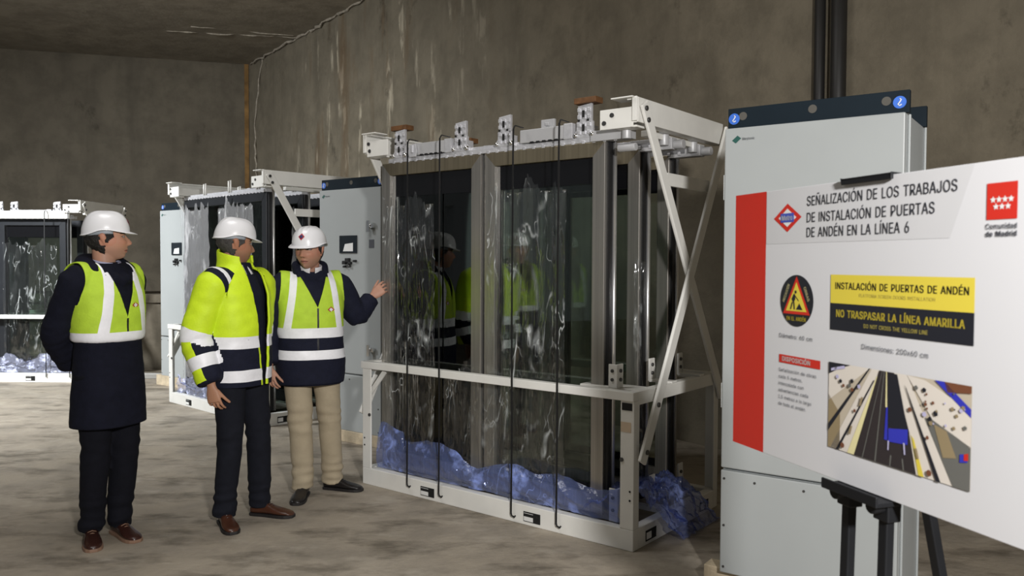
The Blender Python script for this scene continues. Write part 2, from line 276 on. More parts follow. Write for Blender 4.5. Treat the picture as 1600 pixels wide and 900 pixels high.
# lettering outlines: advance width and closed outlines of each character, in thousandths of the type size
GLYPHS = {',': (187, '38,-119 68,71 137,71 84,-119'), '.': (187, '95,-4 78,-1 63,9 53,24 50,41 53,59 63,73 78,83 95,87 113,83 128,73 138,59 141,41 138,24 128,9 113,-1'), '0': (453, '227,-7 174,1 130,24 95,62 69,113 60,144 53,178 49,214 48,254 49,294 53,330 60,364 69,395 95,447 130,484 174,508 227,516 279,508 323,484 358,447 384,395 393,364 400,330 404,294 405,254 404,214 400,178 393,144 384,113 359,62 323,24 279,1;227,50 261,56 290,74 313,103 330,144 340,194 344,254 340,314 330,365 313,405 290,435 261,453 227,460 192,453 163,435 140,405 123,365 113,314 109,254 113,194 123,144 140,103 163,74 192,56'), '1': (453, '76,0 76,55 391,55 391,0;276,509 276,0 212,0 212,448 209,448 86,358 86,427 198,509'), '2': (453, '64,0 64,47 234,229 282,282 311,327 320,371 317,397 308,419 293,436 273,449 224,460 196,457 172,447 153,433 139,413 130,390 127,362 66,362 71,405 86,442 111,473 143,496 182,511 225,516 268,511 306,497 337,474 361,445 376,411 381,372 371,318 336,259 267,180 153,60 153,57 389,57 389,0'), '5': (453, '221,-7 178,-2 140,11 108,32 83,60 66,93 60,130 122,130 127,108 138,89 173,60 221,50 250,53 276,64 298,82 314,104 324,131 328,162 324,193 314,221 297,244 275,262 248,273 218,277 167,268 128,246 67,253 96,509 366,509 366,452 151,452 134,301 136,301 178,325 229,334 263,330 294,321 321,306 345,285 364,260 379,231 388,199 391,163 385,117 369,76 343,41 309,15 268,-1'), '6': (453, '226,-7 182,-1 142,15 109,40 84,74 69,115 64,162 68,199 80,239 137,340 252,509 322,509 151,261 145,261 165,288 196,307 235,314 278,309 316,295 346,271 370,240 384,201 389,157 384,112 368,73 343,39 310,14 271,-2;226,48 254,52 279,63 299,79 314,101 324,128 327,157 324,187 314,213 299,235 279,251 254,262 226,265 198,262 174,252 153,235 138,214 128,188 125,158 128,128 138,102 153,79 174,63 198,52'), ':': (187, '95,-4 78,-1 63,9 53,24 50,41 53,59 63,73 78,83 95,87 113,83 128,73 138,59 141,41 138,24 128,9 113,-1;95,271 78,274 63,284 53,299 50,316 53,334 63,349 78,359 95,362 113,359 128,349 138,334 141,316 138,299 128,284 113,274'), 'A': (479, '16,0 201,509 276,509 463,0 395,0 287,302 264,372 232,478 245,478 213,371 191,302 85,0;110,142 110,199 370,199 370,142'), 'B': (456, '60,0 60,509 241,509 289,504 329,491 359,469 381,442 394,410 398,374 395,344 387,320 356,286 315,267 315,262 339,257 363,245 385,227 402,203 414,173 418,136 413,100 400,67 377,39 344,18 301,4 247,0;125,57 245,57 296,63 330,80 349,105 355,137 352,161 342,184 327,203 306,218 279,228 248,231 125,231;125,285 238,285 288,296 308,309 323,326 333,348 336,372 330,403 313,429 283,446 240,452 125,452'), 'C': (510, '267,-7 235,-5 205,1 177,11 150,25 126,42 104,63 86,88 70,115 57,146 48,179 42,215 40,254 42,293 48,329 57,362 70,393 86,421 104,445 126,466 150,484 177,498 205,508 235,514 267,516 340,504 373,490 402,471 427,447 448,418 463,385 473,348 408,348 389,395 357,428 315,449 267,456 223,450 184,432 150,403 125,364 109,314 103,254 109,194 125,145 151,105 184,76 223,59 267,53 315,60 357,81 389,114 408,160 473,160 463,124 448,91 428,62 402,38 373,19 341,5 305,-4'), 'D': (502, '219,0 96,0 96,57 215,57 272,63 318,81 354,110 379,149 394,198 399,255 394,312 379,361 354,399 320,428 275,446 221,452 93,452 93,509 225,509 261,507 294,501 325,492 353,478 399,441 433,391 446,361 455,329 460,293 462,255 460,217 455,181 446,149 433,119 417,92 398,68 376,48 351,31 322,17 291,8 256,2;125,509 125,0 60,0 60,509'), 'E': (418, '60,0 60,509 372,509 372,452 125,452 125,286 355,286 355,229 125,229 125,57 375,57 375,0'), 'F': (410, '60,0 60,509 369,509 369,452 125,452 125,278 346,278 346,221 125,221 125,0'), 'H': (516, '60,0 60,509 125,509 125,289 392,289 392,509 457,509 457,0 392,0 392,232 125,232 125,0'), 'I': (190, '62,0 62,509 128,509 128,0'), 'J': (396, '185,-7 124,3 75,33 57,55 44,81 36,111 33,145 33,173 98,173 98,145 104,104 122,74 149,56 185,50 220,56 248,74 266,104 272,145 272,509 336,509 336,145 334,111 326,81 313,55 294,33 246,3'), 'L': (392, '60,0 60,509 125,509 125,57 361,57 361,0'), 'M': (628, '60,0 60,509 152,509 277,187 287,159 299,123 311,84 322,49 307,49 318,83 330,121 342,158 352,187 476,509 568,509 568,0 504,0 504,291 504,327 505,369 506,413 507,457 513,457 498,409 482,363 467,322 456,291 342,0 286,0 170,291 159,321 145,361 129,408 112,457 119,457 120,416 121,372 122,328 122,291 122,0'), 'N': (523, '60,0 60,509 136,509 343,183 363,151 388,107 414,55 405,54 401,108 399,157 399,195 399,509 463,509 463,0 387,0 202,290 177,331 148,381 108,452 119,454 122,384 124,328 125,291 125,0'), 'O': (533, '267,-7 235,-5 205,1 177,11 150,25 126,42 105,63 86,88 70,115 57,146 48,179 42,215 40,254 42,293 48,329 57,362 70,393 86,421 105,445 126,466 150,484 177,498 205,508 235,514 267,516 299,514 329,508 357,498 384,484 408,466 429,445 448,421 464,393 477,362 486,329 491,293 493,254 491,215 486,179 477,146 464,115 448,88 429,63 408,42 384,25 357,11 329,1 299,-5;267,53 310,59 349,76 383,105 408,144 425,194 430,254 425,314 408,365 383,404 349,433 310,450 267,456 223,450 184,433 151,404 125,364 109,314 103,254 109,194 125,144 151,105 184,76 223,59'), 'P': (444, '60,0 60,509 235,509 289,503 332,487 366,462 390,430 404,391 409,348 404,304 390,265 366,233 332,207 289,191 235,186 109,186 109,242 233,242 269,246 297,256 318,272 333,294 342,319 344,348 342,376 333,402 318,423 297,439 268,449 232,452 125,452 125,0'), 'R': (448, '60,0 60,509 236,509 290,504 333,489 367,465 390,433 405,395 409,352 405,309 390,271 367,240 333,217 289,203 236,198 96,198 96,255 234,255 269,258 298,267 319,281 334,300 342,324 345,352 342,380 334,405 319,425 298,440 269,449 233,452 125,452 125,0;353,0 230,229 303,229 428,0'), 'S': (446, '224,-9 172,-4 128,9 91,31 64,60 46,96 38,137 104,137 110,110 123,88 142,71 166,59 224,49 257,52 286,60 311,74 329,92 341,114 346,139 342,161 332,179 296,205 245,222 184,239 128,260 86,289 60,326 52,372 58,413 75,448 102,476 138,498 180,511 227,516 275,511 316,498 351,476 377,449 394,415 401,378 337,378 326,412 302,437 267,453 225,459 194,456 167,448 145,435 129,418 118,398 115,376 119,352 131,334 169,308 212,293 264,279 312,264 359,238 395,198 405,171 408,139 403,99 386,64 360,34 323,11 278,-4'), 'T': (448, '32,452 32,509 417,509 417,452 257,452 257,0 193,0 193,452'), 'U': (517, '259,-8 203,-2 154,15 114,43 85,80 66,124 60,173 60,509 124,509 124,178 128,144 141,113 160,87 187,68 220,56 259,52 298,56 331,68 357,87 377,113 389,144 393,178 393,509 457,509 457,173 451,124 433,80 403,43 363,15 315,-2'), 'W': (686, '155,0 16,509 82,509 163,196 175,145 187,94 197,40 189,40 200,94 211,145 224,196 306,509 380,509 462,196 474,145 486,94 497,40 488,40 499,94 510,145 523,196 603,509 670,509 530,0 455,0 368,323 351,391 336,475 350,475 335,395 318,323 230,0'), 'Y': (471, '203,0 203,208 16,509 91,509 192,344 222,292 250,230 224,230 251,293 280,344 381,509 455,509 268,208 268,0'), 'Z': (438, '42,0 42,46 273,385 306,431 341,476 348,454 285,452 223,452 40,452 40,509 397,509 397,462 169,129 134,81 97,33 90,54 152,57 214,57 399,57 399,0'), 'a': (389, '160,-9 126,-5 94,5 68,22 48,45 35,73 30,108 34,138 43,161 58,179 78,193 125,211 178,220 234,227 265,235 273,243 276,255 276,257 267,297 240,322 196,331 149,322 118,301 100,274 41,291 57,322 79,346 104,364 133,375 194,384 239,379 286,360 306,343 322,320 333,290 337,251 337,0 277,0 277,52 272,52 252,25 215,1;170,45 202,49 228,59 248,74 263,93 272,115 276,138 276,190 259,182 231,176 200,171 175,168 134,159 103,139 95,124 92,105 102,72 130,52'), 'b': (424, '229,-8 198,-5 172,4 138,31 118,59 112,59 112,0 53,0 53,509 114,509 114,319 118,319 137,346 171,373 197,381 229,384 274,378 313,361 345,332 370,293 385,245 390,189 385,133 370,84 346,45 313,16 274,-2;220,47 253,51 279,66 301,88 316,117 325,151 328,189 325,227 316,261 301,290 280,311 253,325 220,330 188,325 161,312 140,291 125,263 116,229 113,189 116,150 125,115 140,86 162,65 188,51'), 'c': (395, '207,-8 159,-2 117,16 82,46 56,85 40,133 34,187 40,243 56,291 82,330 117,360 159,378 207,384 260,377 305,356 340,322 362,277 303,262 290,289 270,311 242,325 207,330 173,325 145,310 124,287 108,258 99,224 96,187 99,151 108,117 124,89 145,66 173,51 207,46 243,52 271,66 292,89 304,117 363,102 341,56 306,21 261,-1'), 'd': (424, '195,-8 151,-2 111,16 79,45 55,84 39,133 34,189 39,245 55,293 79,332 112,361 151,378 196,384 228,381 253,373 287,346 306,319 311,319 311,509 372,509 372,0 313,0 313,59 307,59 287,31 252,4 227,-5;205,47 236,51 263,65 284,86 299,115 309,150 312,189 309,229 300,263 284,291 263,312 237,325 205,330 172,325 145,311 124,290 108,261 99,227 96,189 99,151 109,117 124,88 145,66 172,51'), 'e': (403, '212,-8 161,-2 117,16 82,46 56,85 40,132 34,187 39,242 55,290 81,329 115,359 157,378 205,384 266,374 294,361 319,341 341,315 357,282 368,242 371,194 371,169 75,169 75,221 338,221 310,202 307,237 298,269 283,294 263,314 237,326 205,330 173,326 146,313 125,294 109,270 99,241 96,211 96,178 100,139 110,106 128,80 151,61 179,50 212,46 254,53 285,73 306,105 365,91 353,63 335,39 311,19 283,4 249,-5'), 'g': (425, '207,-151 168,-148 134,-140 82,-110 51,-69 101,-41 122,-66 154,-88 207,-97 249,-92 282,-75 304,-47 311,-6 311,68 306,68 287,41 252,16 227,8 195,5 152,10 113,27 80,53 55,90 39,136 34,191 39,246 55,293 80,332 112,361 152,378 196,384 228,382 253,373 288,346 308,319 313,319 313,379 372,379 372,-9 367,-54 350,-90 324,-117 291,-136 251,-147;205,59 237,63 264,75 285,95 300,121 309,154 312,193 309,231 300,264 285,291 264,312 237,325 205,330 172,325 145,312 124,290 109,262 99,229 96,193 99,155 109,123 124,96 145,76 172,63'), 'i': (166, '53,0 53,379 114,379 114,0;84,443 67,446 54,455 44,468 41,483 44,499 54,512 67,521 84,524 100,521 114,512 123,499 126,483 123,468 114,455 100,446'), 'l': (189, '139,-2 101,3 74,20 58,47 53,84 53,509 114,509 114,99 120,62 130,54 146,52 160,53 170,54 181,3 162,-1'), 'm': (609, '53,0 53,379 112,379 112,295 108,295 118,323 132,346 172,376 219,386 257,380 287,361 309,331 321,295 312,295 322,321 337,343 381,375 437,386 468,383 497,372 522,354 541,328 553,296 557,255 557,0 496,0 496,254 490,289 473,313 447,326 419,330 395,328 374,320 345,290 335,247 335,0 274,0 274,260 269,288 253,311 229,326 199,330 158,320 140,307 126,289 117,266 114,238 114,0'), 'n': (409, '114,227 114,0 53,0 53,379 112,379 112,287 102,287 124,332 152,362 187,379 227,384 264,380 295,369 321,349 341,321 353,285 357,240 357,0 296,0 296,235 290,275 273,304 246,323 210,329 184,326 161,317 141,303 126,283 117,257'), 'o': (415, '207,-8 159,-2 117,16 82,46 56,85 40,133 34,187 40,243 56,291 82,330 117,360 159,378 207,384 256,378 299,360 333,330 359,291 376,243 381,187 376,133 359,85 333,46 299,16 256,-2;207,46 242,51 270,66 292,89 307,117 316,151 319,187 316,224 307,258 292,287 270,310 242,325 207,330 173,325 145,310 124,287 108,258 99,224 96,187 99,151 108,117 124,89 145,66 173,51'), 'r': (259, '53,0 53,379 112,379 112,321 115,321 130,347 152,367 181,380 213,385 229,384 243,384 243,322 230,324 207,326 182,323 159,315 140,301 126,284 117,262 114,237 114,0'), 's': (364, '182,-8 145,-5 112,3 84,18 62,38 45,63 36,94 94,107 105,79 124,60 150,49 181,45 217,50 244,62 262,81 268,103 265,121 254,136 237,147 212,155 149,170 104,186 72,208 53,237 47,274 51,305 65,332 87,354 115,370 149,381 187,384 223,381 254,372 279,358 299,339 324,290 268,277 258,298 243,316 219,328 187,333 156,329 131,317 114,299 109,277 112,258 124,243 172,223 229,209 275,194 306,171 325,142 331,107 326,75 312,47 290,24 260,6 223,-5'), 't': (227, '204,379 204,327 6,327 6,379;65,471 126,471 126,98 128,76 136,61 150,53 170,50 185,51 202,54 213,2 192,-3 168,-4 125,2 92,21 72,52 65,93'), 'u': (410, '182,-5 146,-1 115,11 89,31 69,59 57,95 53,139 53,379 114,379 114,144 119,105 137,75 164,56 200,50 226,53 249,62 268,77 283,97 293,122 296,153 296,379 357,379 357,0 298,0 298,92 307,92 286,47 257,17 222,0'), 'v': (389, '163,0 17,379 84,379 165,155 187,87 206,21 184,21 203,87 224,155 305,379 371,379 226,0'), 'x': (378, '21,0 171,218 171,171 29,379 100,379 147,306 179,253 207,206 175,206 202,253 233,306 282,379 352,379 209,169 209,214 358,0 287,0 231,85 200,136 173,182 205,182 178,136 148,85 91,0'), 'y': (389, '47,-139 61,-86 71,-87 104,-89 130,-74 151,-36 163,-1 17,379 84,379 165,155 187,87 206,21 184,21 202,87 224,155 305,379 371,379 204,-58 177,-107 139,-136 91,-145 65,-143'), 'z': (380, '42,0 42,46 254,320 254,323 48,323 48,379 333,379 333,331 126,60 126,56 339,56 339,0'), 'É': (418, '60,0 60,509 372,509 372,452 125,452 125,286 355,286 355,229 125,229 125,57 375,57 375,0;191,558 239,659 307,659 241,558'), 'Í': (190, '62,0 62,509 128,509 128,0;69,558 116,659 185,659 119,558'), 'Ñ': (523, '60,0 60,509 136,509 343,183 363,151 388,107 414,55 405,54 401,108 399,157 399,195 399,509 463,509 463,0 387,0 202,290 177,331 148,381 108,452 119,454 122,384 124,328 125,291 125,0;307,576 282,580 259,590 239,600 224,604 210,595 206,577 163,577 167,605 177,628 194,643 218,648 242,643 264,633 283,623 300,619 313,625 319,646 361,646 357,618 346,595 329,580'), 'Ó': (533, '267,-7 235,-5 205,1 177,11 150,25 126,42 105,63 86,88 70,115 57,146 48,179 42,215 40,254 42,293 48,329 57,362 70,393 86,421 105,445 126,466 150,484 177,498 205,508 235,514 267,516 299,514 329,508 357,498 384,484 408,466 429,445 448,421 464,393 477,362 486,329 491,293 493,254 491,215 486,179 477,146 464,115 448,88 429,63 408,42 384,25 357,11 329,1 299,-5;267,53 310,59 349,76 383,105 408,144 425,194 430,254 425,314 408,365 383,404 349,433 310,450 267,456 223,450 184,433 151,404 125,364 109,314 103,254 109,194 125,144 151,105 184,76 223,59;240,558 288,659 356,659 290,558'), 'á': (389, '160,-9 126,-5 94,5 68,22 48,45 35,73 30,108 34,138 43,161 58,179 78,193 125,211 178,220 234,227 265,235 273,243 276,255 276,257 267,297 240,322 196,331 149,322 118,301 100,274 41,291 57,322 79,346 104,364 133,375 194,384 239,379 286,360 306,343 322,320 333,290 337,251 337,0 277,0 277,52 272,52 252,25 215,1;170,45 202,49 228,59 248,74 263,93 272,115 276,138 276,190 259,182 231,176 200,171 175,168 134,159 103,139 95,124 92,105 102,72 130,52;162,429 210,529 278,529 212,429'), 'é': (403, '212,-8 161,-2 117,16 82,46 56,85 40,132 34,187 39,242 55,290 81,329 115,359 157,378 205,384 266,374 294,361 319,341 341,315 357,282 368,242 371,194 371,169 75,169 75,221 338,221 310,202 307,237 298,269 283,294 263,314 237,326 205,330 173,326 146,313 125,294 109,270 99,241 96,211 96,178 100,139 110,106 128,80 151,61 179,50 212,46 254,53 285,73 306,105 365,91 353,63 335,39 311,19 283,4 249,-5;177,429 225,529 293,529 227,429'), 'ñ': (409, '114,227 114,0 53,0 53,379 112,379 112,287 102,287 124,332 152,362 187,379 227,384 264,380 295,369 321,349 341,321 353,285 357,240 357,0 296,0 296,235 290,275 273,304 246,323 210,329 184,326 161,317 141,303 126,283 117,257;250,446 225,450 202,460 182,470 167,475 153,466 149,448 106,448 110,476 120,498 137,513 161,518 185,514 207,504 226,494 243,490 256,496 262,517 304,517 300,488 289,466 272,451'), 'ó': (415, '207,-8 159,-2 117,16 82,46 56,85 40,133 34,187 40,243 56,291 82,330 117,360 159,378 207,384 256,378 299,360 333,330 359,291 376,243 381,187 376,133 359,85 333,46 299,16 256,-2;207,46 242,51 270,66 292,89 307,117 316,151 319,187 316,224 307,258 292,287 270,310 242,325 207,330 173,325 145,310 124,287 108,258 99,224 96,187 99,151 108,117 124,89 145,66 173,51;181,429 228,529 297,529 231,429'), ' ': (270, ''), }
def area2(p): return sum(p[i][0]*p[(i+1) % len(p)][1]-p[(i+1) % len(p)][0]*p[i][1] for i in range(len(p)))
def inside(q, p):
    r = False
    for (x0, y0), (x1, y1) in zip(p, p[1:]+p[:1]):
        if (y0 > q[1]) != (y1 > q[1]) and q[0] < (x1-x0)*(q[1]-y0)/(y1-y0)+x0: r = not r
    return r
GLYPH_MESH = {}
def glyph(ch):
    """flat mesh of one character: every outer outline is filled on its own, with the holes that lie in it"""
    if ch in GLYPH_MESH: return GLYPH_MESH[ch]
    adv, g = GLYPHS[ch]; cs = [[tuple(int(q) for q in t.split(',')) for t in sp.split()] for sp in g.split(';')] if g else []
    vs = []; fs = []
    if cs:
        sg = math.copysign(1, area2(max(cs, key=lambda p: abs(area2(p)))))
        outer = [c for c in cs if area2(c)*sg > 0]; holes = [c for c in cs if area2(c)*sg < 0]
        for oc in outer:
            cu = bpy.data.curves.new('print', 'CURVE'); cu.dimensions = '2D'; cu.fill_mode = 'BOTH'
            for pts in [oc]+[h for h in holes if inside(h[0], oc)]:
                s = cu.splines.new('POLY'); s.points.add(len(pts)-1); s.use_cyclic_u = True
                for p, (px, py) in zip(s.points, pts): p.co = (px/1000, py/1000, 0, 1)
            o = bpy.data.objects.new('print', cu); COL.objects.link(o); C.view_layer.update()
            me = bpy.data.meshes.new_from_object(o.evaluated_get(C.evaluated_depsgraph_get())); bpy.data.objects.remove(o)
            n = len(vs); vs += [v.co.copy() for v in me.vertices]
            for p in me.polygons:
                f = list(p.vertices); q = [me.vertices[i].co for i in f]
                fs.append([i+n for i in (f if area2([(c.x, c.y) for c in q]) > 0 else f[::-1])])
            bpy.data.meshes.remove(me)
    GLYPH_MESH[ch] = (adv/1000, vs, fs); return GLYPH_MESH[ch]
def text_geo(body, bold=0.0, spacing=1.0):
    x = 0; vs = []; fs = []
    for ch in body:
        adv, gv, gf = glyph(ch)
        for dx, dy in ((0, 0),) if not bold else ((-bold, -bold*0.3), (bold, -bold*0.3), (-bold, bold*0.3), (bold, bold*0.3)):
            n = len(vs); vs += [Vector((v.x+x+dx, v.y+dy, 0)) for v in gv]; fs += [[i+n for i in f] for f in gf]
        x += adv*spacing+bold*1.2
    return vs, fs
def add_text(mb, body, x0, x1, z0, h, y, m=0, bold=0.0, spacing=1.0, rot=0.0, capref='H', cen=None):
    """text fitted between x0 and x1, baseline z0 and capital height h, on the plane y (facing -y)"""
    vs, fs = text_geo(body, bold, spacing)
    lo = min(v.x for v in vs); hi = max(v.x for v in vs); k = (x1-x0)/(hi-lo); kz = h/0.509
    out = []
    for v in vs: out.append(Vector((x0+(v.x-lo)*k, y, z0+v.y*kz)))
    if rot:
        c = Vector(((x0+x1)/2, 0, z0+h/2)); R = Matrix.Rotation(rot, 3, 'Y'); out = [Vector((c.x, y, c.z))+R @ Vector((p.x-c.x, 0, p.z-c.z)) for p in out]
    mb.add(out, fs, m)

# ------------------------------------------------------------------ setting
def struct(name, mb, M, fr=WORLD, loc=(0, 0, 0)):
    o = mb.build(name, M); place(o, fr, loc); o['kind'] = 'structure'; return o
fl = MB().box((-16, -7, -0.25), (9, 19, 0)); struct('floor', fl, MT['floor'])
CE = 5.45
struct('ceiling', MB().box((-16, -7, CE), (9, 19, CE+0.3)), MT['ceil'])
wr = Frame(-5.1787, 16.0387, math.atan2(-0.79820, 0.60240))
struct('wall_right', MB().box((0, 0, 0), (24, 0.3, CE)), MT['wall'], wr)
wl = Frame(-5.1787, 16.0387, math.atan2(0.25881, 0.96593))
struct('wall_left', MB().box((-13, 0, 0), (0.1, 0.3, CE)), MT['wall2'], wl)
struct('wall_near', MB().box((4.3, -7, 0), (4.6, 3.6, CE)), MT['wall2'])  # unseen wall, added to block background light and darken the right side
# low concrete ledge in front of the left wall
lw_ = Frame(-4.75, 11.75, math.radians(2))
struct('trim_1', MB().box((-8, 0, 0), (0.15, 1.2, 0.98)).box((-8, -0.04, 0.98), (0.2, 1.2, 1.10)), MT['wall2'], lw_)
# lime seams on the ceiling and down the corner
def seam(name, fr, pts, r):
    mb = MB(); P = []
    for a, b in zip(pts, pts[1:]):
        a, b = Vector(a), Vector(b); n = max(3, int((b-a).length/0.12))
        for i in range(n): P.append(a.lerp(b, i/n)+Vector([random.uniform(-1, 1)*r*1.1 for _ in range(3)]))
    P.append(Vector(pts[-1])); mb.tube(P, [r*random.uniform(0.5, 1.3) for _ in P], 6)
    o = mb.build(name, MT['lime']); place(o, fr); o['kind'] = 'structure'
seam('trim_2', WORLD, [(-5.88, 13.72, CE), (-4.6, 13.95, CE), (-3.68, 14.08, CE)], 0.014)
seam('trim_3', WORLD, [(-5.3, 13.45, CE), (-4.4, 13.78, CE), (-3.75, 13.98, CE)], 0.012)
seam('trim_4', wr, [(0.35, -0.02, 1.9), (0.42, -0.02, 3.2), (0.30, -0.02, 4.2), (0.62, -0.02, 5.15), (0.75, -0.02, CE)], 0.016)
seam('trim_5', wr, [(0.1, -0.03, CE-0.02), (1.6, -0.03, CE-0.02), (2.8, -0.03, CE-0.02), (6.5, -0.03, CE-0.01)], 0.022)
o = MB().box((-0.10, -0.015, 0), (-0.02, 0.0, CE)).build('trim_6', mat('rust_stained_joint', (0.20, 0.11, 0.035), 0.9, 0, 0.5, 4)); place(o, wl); o['kind'] = 'structure'
# service pipes on the right wall
for i, (s, r, M, lab) in enumerate(((12.45, 0.040, 'pipe', 'dark vertical wall pipe above the large cabinet, left of its pair'), (12.615, 0.055, 'pipe', 'thicker dark vertical wall pipe above the large cabinet, right of its pair'), (12.525, 0.009, 'pipe_l', 'thin pale conduit running up between two dark wall pipes'))):
    mb = MB().cyl((0, 0, 0.0), (0, 0, CE), r, 16)
    for z in (1.2, 2.7, 4.2): mb.cbox((0, r*0.3, z), (r*2.6, r*1.9, 0.03))
    o = mb.build('wall_pipe', MT[M]); place(o, wr, (s, -r*1.25, 0)); tag(o, lab, 'pipe', 'pipes on the right wall')
# ------------------------------------------------------------------ shipping racks with platform doors
def make_rack(fr, L, D, H, label, zm=0.876, stub=True):
    t = thing('shipping_rack', label, 'rack', fr, (-L/2, D/2, 0)); ox, oy = L/2, -D/2
    W = MT['white']
    def P(x, y, z): return (x+ox, y+oy, z)          # rack coordinates -> part coordinates
    def bx(mb, a, b, m=0): mb.box(P(*a), P(*b), m)
    def beam(a, b, name='base_beam'):
        mb = MB(); bx(mb, a, b); o = mb.build(name, W, t, 0.004); return o
    h = 0.118; pw = 0.085
    # base
    bf = beam((-L, 0, 0), (0, 0.06, h)); br = beam((-L, D-0.06, 0), (0, D, h))
    bl = beam((-L, 0.06, 0), (-L+0.06, D-0.06, h)); bR = beam((-0.06, 0.06, 0), (0, D-0.06, h))
    for x in (-0.72, -1.55):
        beam((x-0.06, 0.06, 0.02), (x+0.06, D-0.06, 0.09), 'base_crossbar')
    def pocket(c, side, parent, flip=1):
        mb = MB()
        if side == 'f':
            x, z = c; bx(mb, (x-0.062, -0.003, z-0.03), (x+0.062, 0.004, z+0.03), 0); bx(mb, (x-0.058, -0.005, z-0.025), (x+0.01, -0.002, z+0.022), 1); bx(mb, (x-0.058, -0.006, z+0.002), (x+0.045, -0.004, z+0.02), 0)
        else:
            y, z = c; bx(mb, (-0.004, y-0.06, z-0.03), (0.003, y+0.06, z+0.03), 0); bx(mb, (0.002, y-0.055, z-0.02), (0.005, y, z+0.018), 1)
        o = mb.build('fork_pocket', [MT['hole'], MT['sticker']], parent); return o
    for x in (-0.69, -1.56): pocket((x, 0.052), 'f', bf)
    for y in (0.2, D-0.2): pocket((y, 0.052), 's', bR)
    # posts: angle sections
    for x0, sx in ((0, -1), (-L, 1)):
        for y0, sy in ((0, 1), (D, -1)):
            mb = MB(); xa, xb = sorted((x0, x0+sx*pw)); ya, yb = sorted((y0, y0+sy*0.012)); bx(mb, (xa, ya, h), (xb, yb, zm-0.05))
            xa, xb = sorted((x0, x0+sx*0.012)); ya, yb = sorted((y0+sy*0.012, y0+sy*0.062)); bx(mb, (xa, ya, h), (xb, yb, zm-0.05))
            po = mb.build('post', W, t, 0.003)
            if y0 == 0:
                for z in (0.28, 0.33): MB().disc(P(x0+sx*0.022, -0.0, z), 0.006, (0, -1, 0), 0, 8, 0.003).build('hole', MT['hole'], po)
                MB().disc(P(x0+sx*0.075, 0, 0.50), 0.012, (0, -1, 0), 0, 10, 0.006).build('bolt', MT['bolt'], po)
                if sx < 0: MB().box(P(-0.075, -0.003, 0.775), P(-0.012, 0.003, 0.815)).build('slot', MT['hole'], po)
                if sx < 0 and stub:
                    mb = MB(); bx(mb, (-0.082, -0.002, 0.655), (-0.018, 0.004, 0.71)); mb.build('sticker', MT['beige_sticker'], po)
    # gussets
    for x0, sx in ((-L, 1),):
        mb = MB(); mb.bar(P(x0+sx*0.03, 0.03, zm-0.25), P(x0+sx*0.20, 0.03, zm-0.06), 0.035, 0.01, (0, 1, 0)); mb.build('gusset', W, t)
    # middle rails
    beam((-L-0.01, -0.008, zm-0.05), (0.0, 0.045, zm), 'middle_rail'); beam((-L, D-0.05, zm-0.05), (0, D, zm), 'middle_rail')
    for x0 in (-L, -0.055): beam((x0, 0.045, zm-0.075), (x0+0.055, D-0.05, zm), 'middle_rail')
    beam((-0.42, 0.10, zm-0.035), (-0.055, 0.24, zm), 'middle_plate')
    # end trusses: crossed flat bars with a tie
    for x0, sx in ((0.012, 1), (-L-0.012, -1)):
        a = MB(); a.bar(P(x0, 0.055, H-0.03), P(x0, D+0.02, 0.72), 0.074, 0.02, (1, 0, 0)); ao = a.build('diagonal_brace', W, t, 0.006)
        b = MB(); b.bar(P(x0+sx*0.022, D+0.02, H-0.04), P(x0+sx*0.022, 0.03, 0.49), 0.074, 0.02, (1, 0, 0)); bo = b.build('diagonal_brace', W, t, 0.006)
        c = MB(); c.bar(P(x0-sx*0.012, 0.34, 2.06), P(x0-sx*0.012, 0.90, 2.06), 0.075, 0.018, (1, 0, 0)); c.build('tie_bar', W, t, 0.004)
        for par, pts in ((ao, ((0.06, H-0.06), (0.085, H-0.12))), (bo, ((D, H-0.075), (D-0.015, H-0.135), (0.065, 0.545), (0.19, 0.79)))):
            for y, z in pts: MB().disc(P(x0+sx*(0.012 if par is ao else 0.033), y, z), 0.014, (sx, 0, 0), 0, 10, 0.008).build('bolt', MT['bolt'], par)
        # top channel across the end
        mb = MB(); xi = x0-sx*0.015
        xa, xb = sorted((xi, xi-sx*0.012)); bx(mb, (xa, 0.02, H-0.135), (xb, D+0.03, H))
        xa, xb = sorted((xi-sx*0.012, xi-sx*0.07)); bx(mb, (xa, 0.02, H-0.012), (xb, D+0.03, H)); bx(mb, (xa, 0.02, H-0.135), (xb, D+0.03, H-0.123))
        mb.build('top_channel', W, t, 0.003)
        mb = MB(); xa, xb = sorted((xi-sx*0.03, xi-sx*0.24)); bx(mb, (xa, 0.015, H-0.16), (xb, 0.027, H-0.05)); xa, xb = sorted((xi-sx*0.012, xi-sx*0.15)); bx(mb, (xa, -0.02, H-0.006), (xb, 0.10, H+0.002)); bx(mb, (xa, 0.027, H-0.16), (xb, 0.12, H-0.148))
        xa, xb = sorted((xi-sx*0.0, xi-sx*0.03)); bx(mb, (xa, 0.004, H-0.13), (xb, 0.016, H+0.002))
        cp = mb.build('top_bracket', W, t, 0.003)
        for dx, z in ((0.21, H-0.125), (0.16, H-0.085)) if sx > 0 else ((0.05, H-0.07), (0.06, H-0.12)): MB().disc(P(xi-sx*dx, 0.015, z), 0.013, (0, -1, 0), 0, 10, 0.006).build('bolt', MT['bolt'], cp)
        mb = MB(); xa, xb = sorted((xi-sx*0.09, xi-sx*0.14)); bx(mb, (xa, 0.3, H-0.17), (xb, D-0.05, H-0.135)); mb.build('cross_support', W, t, 0.003)
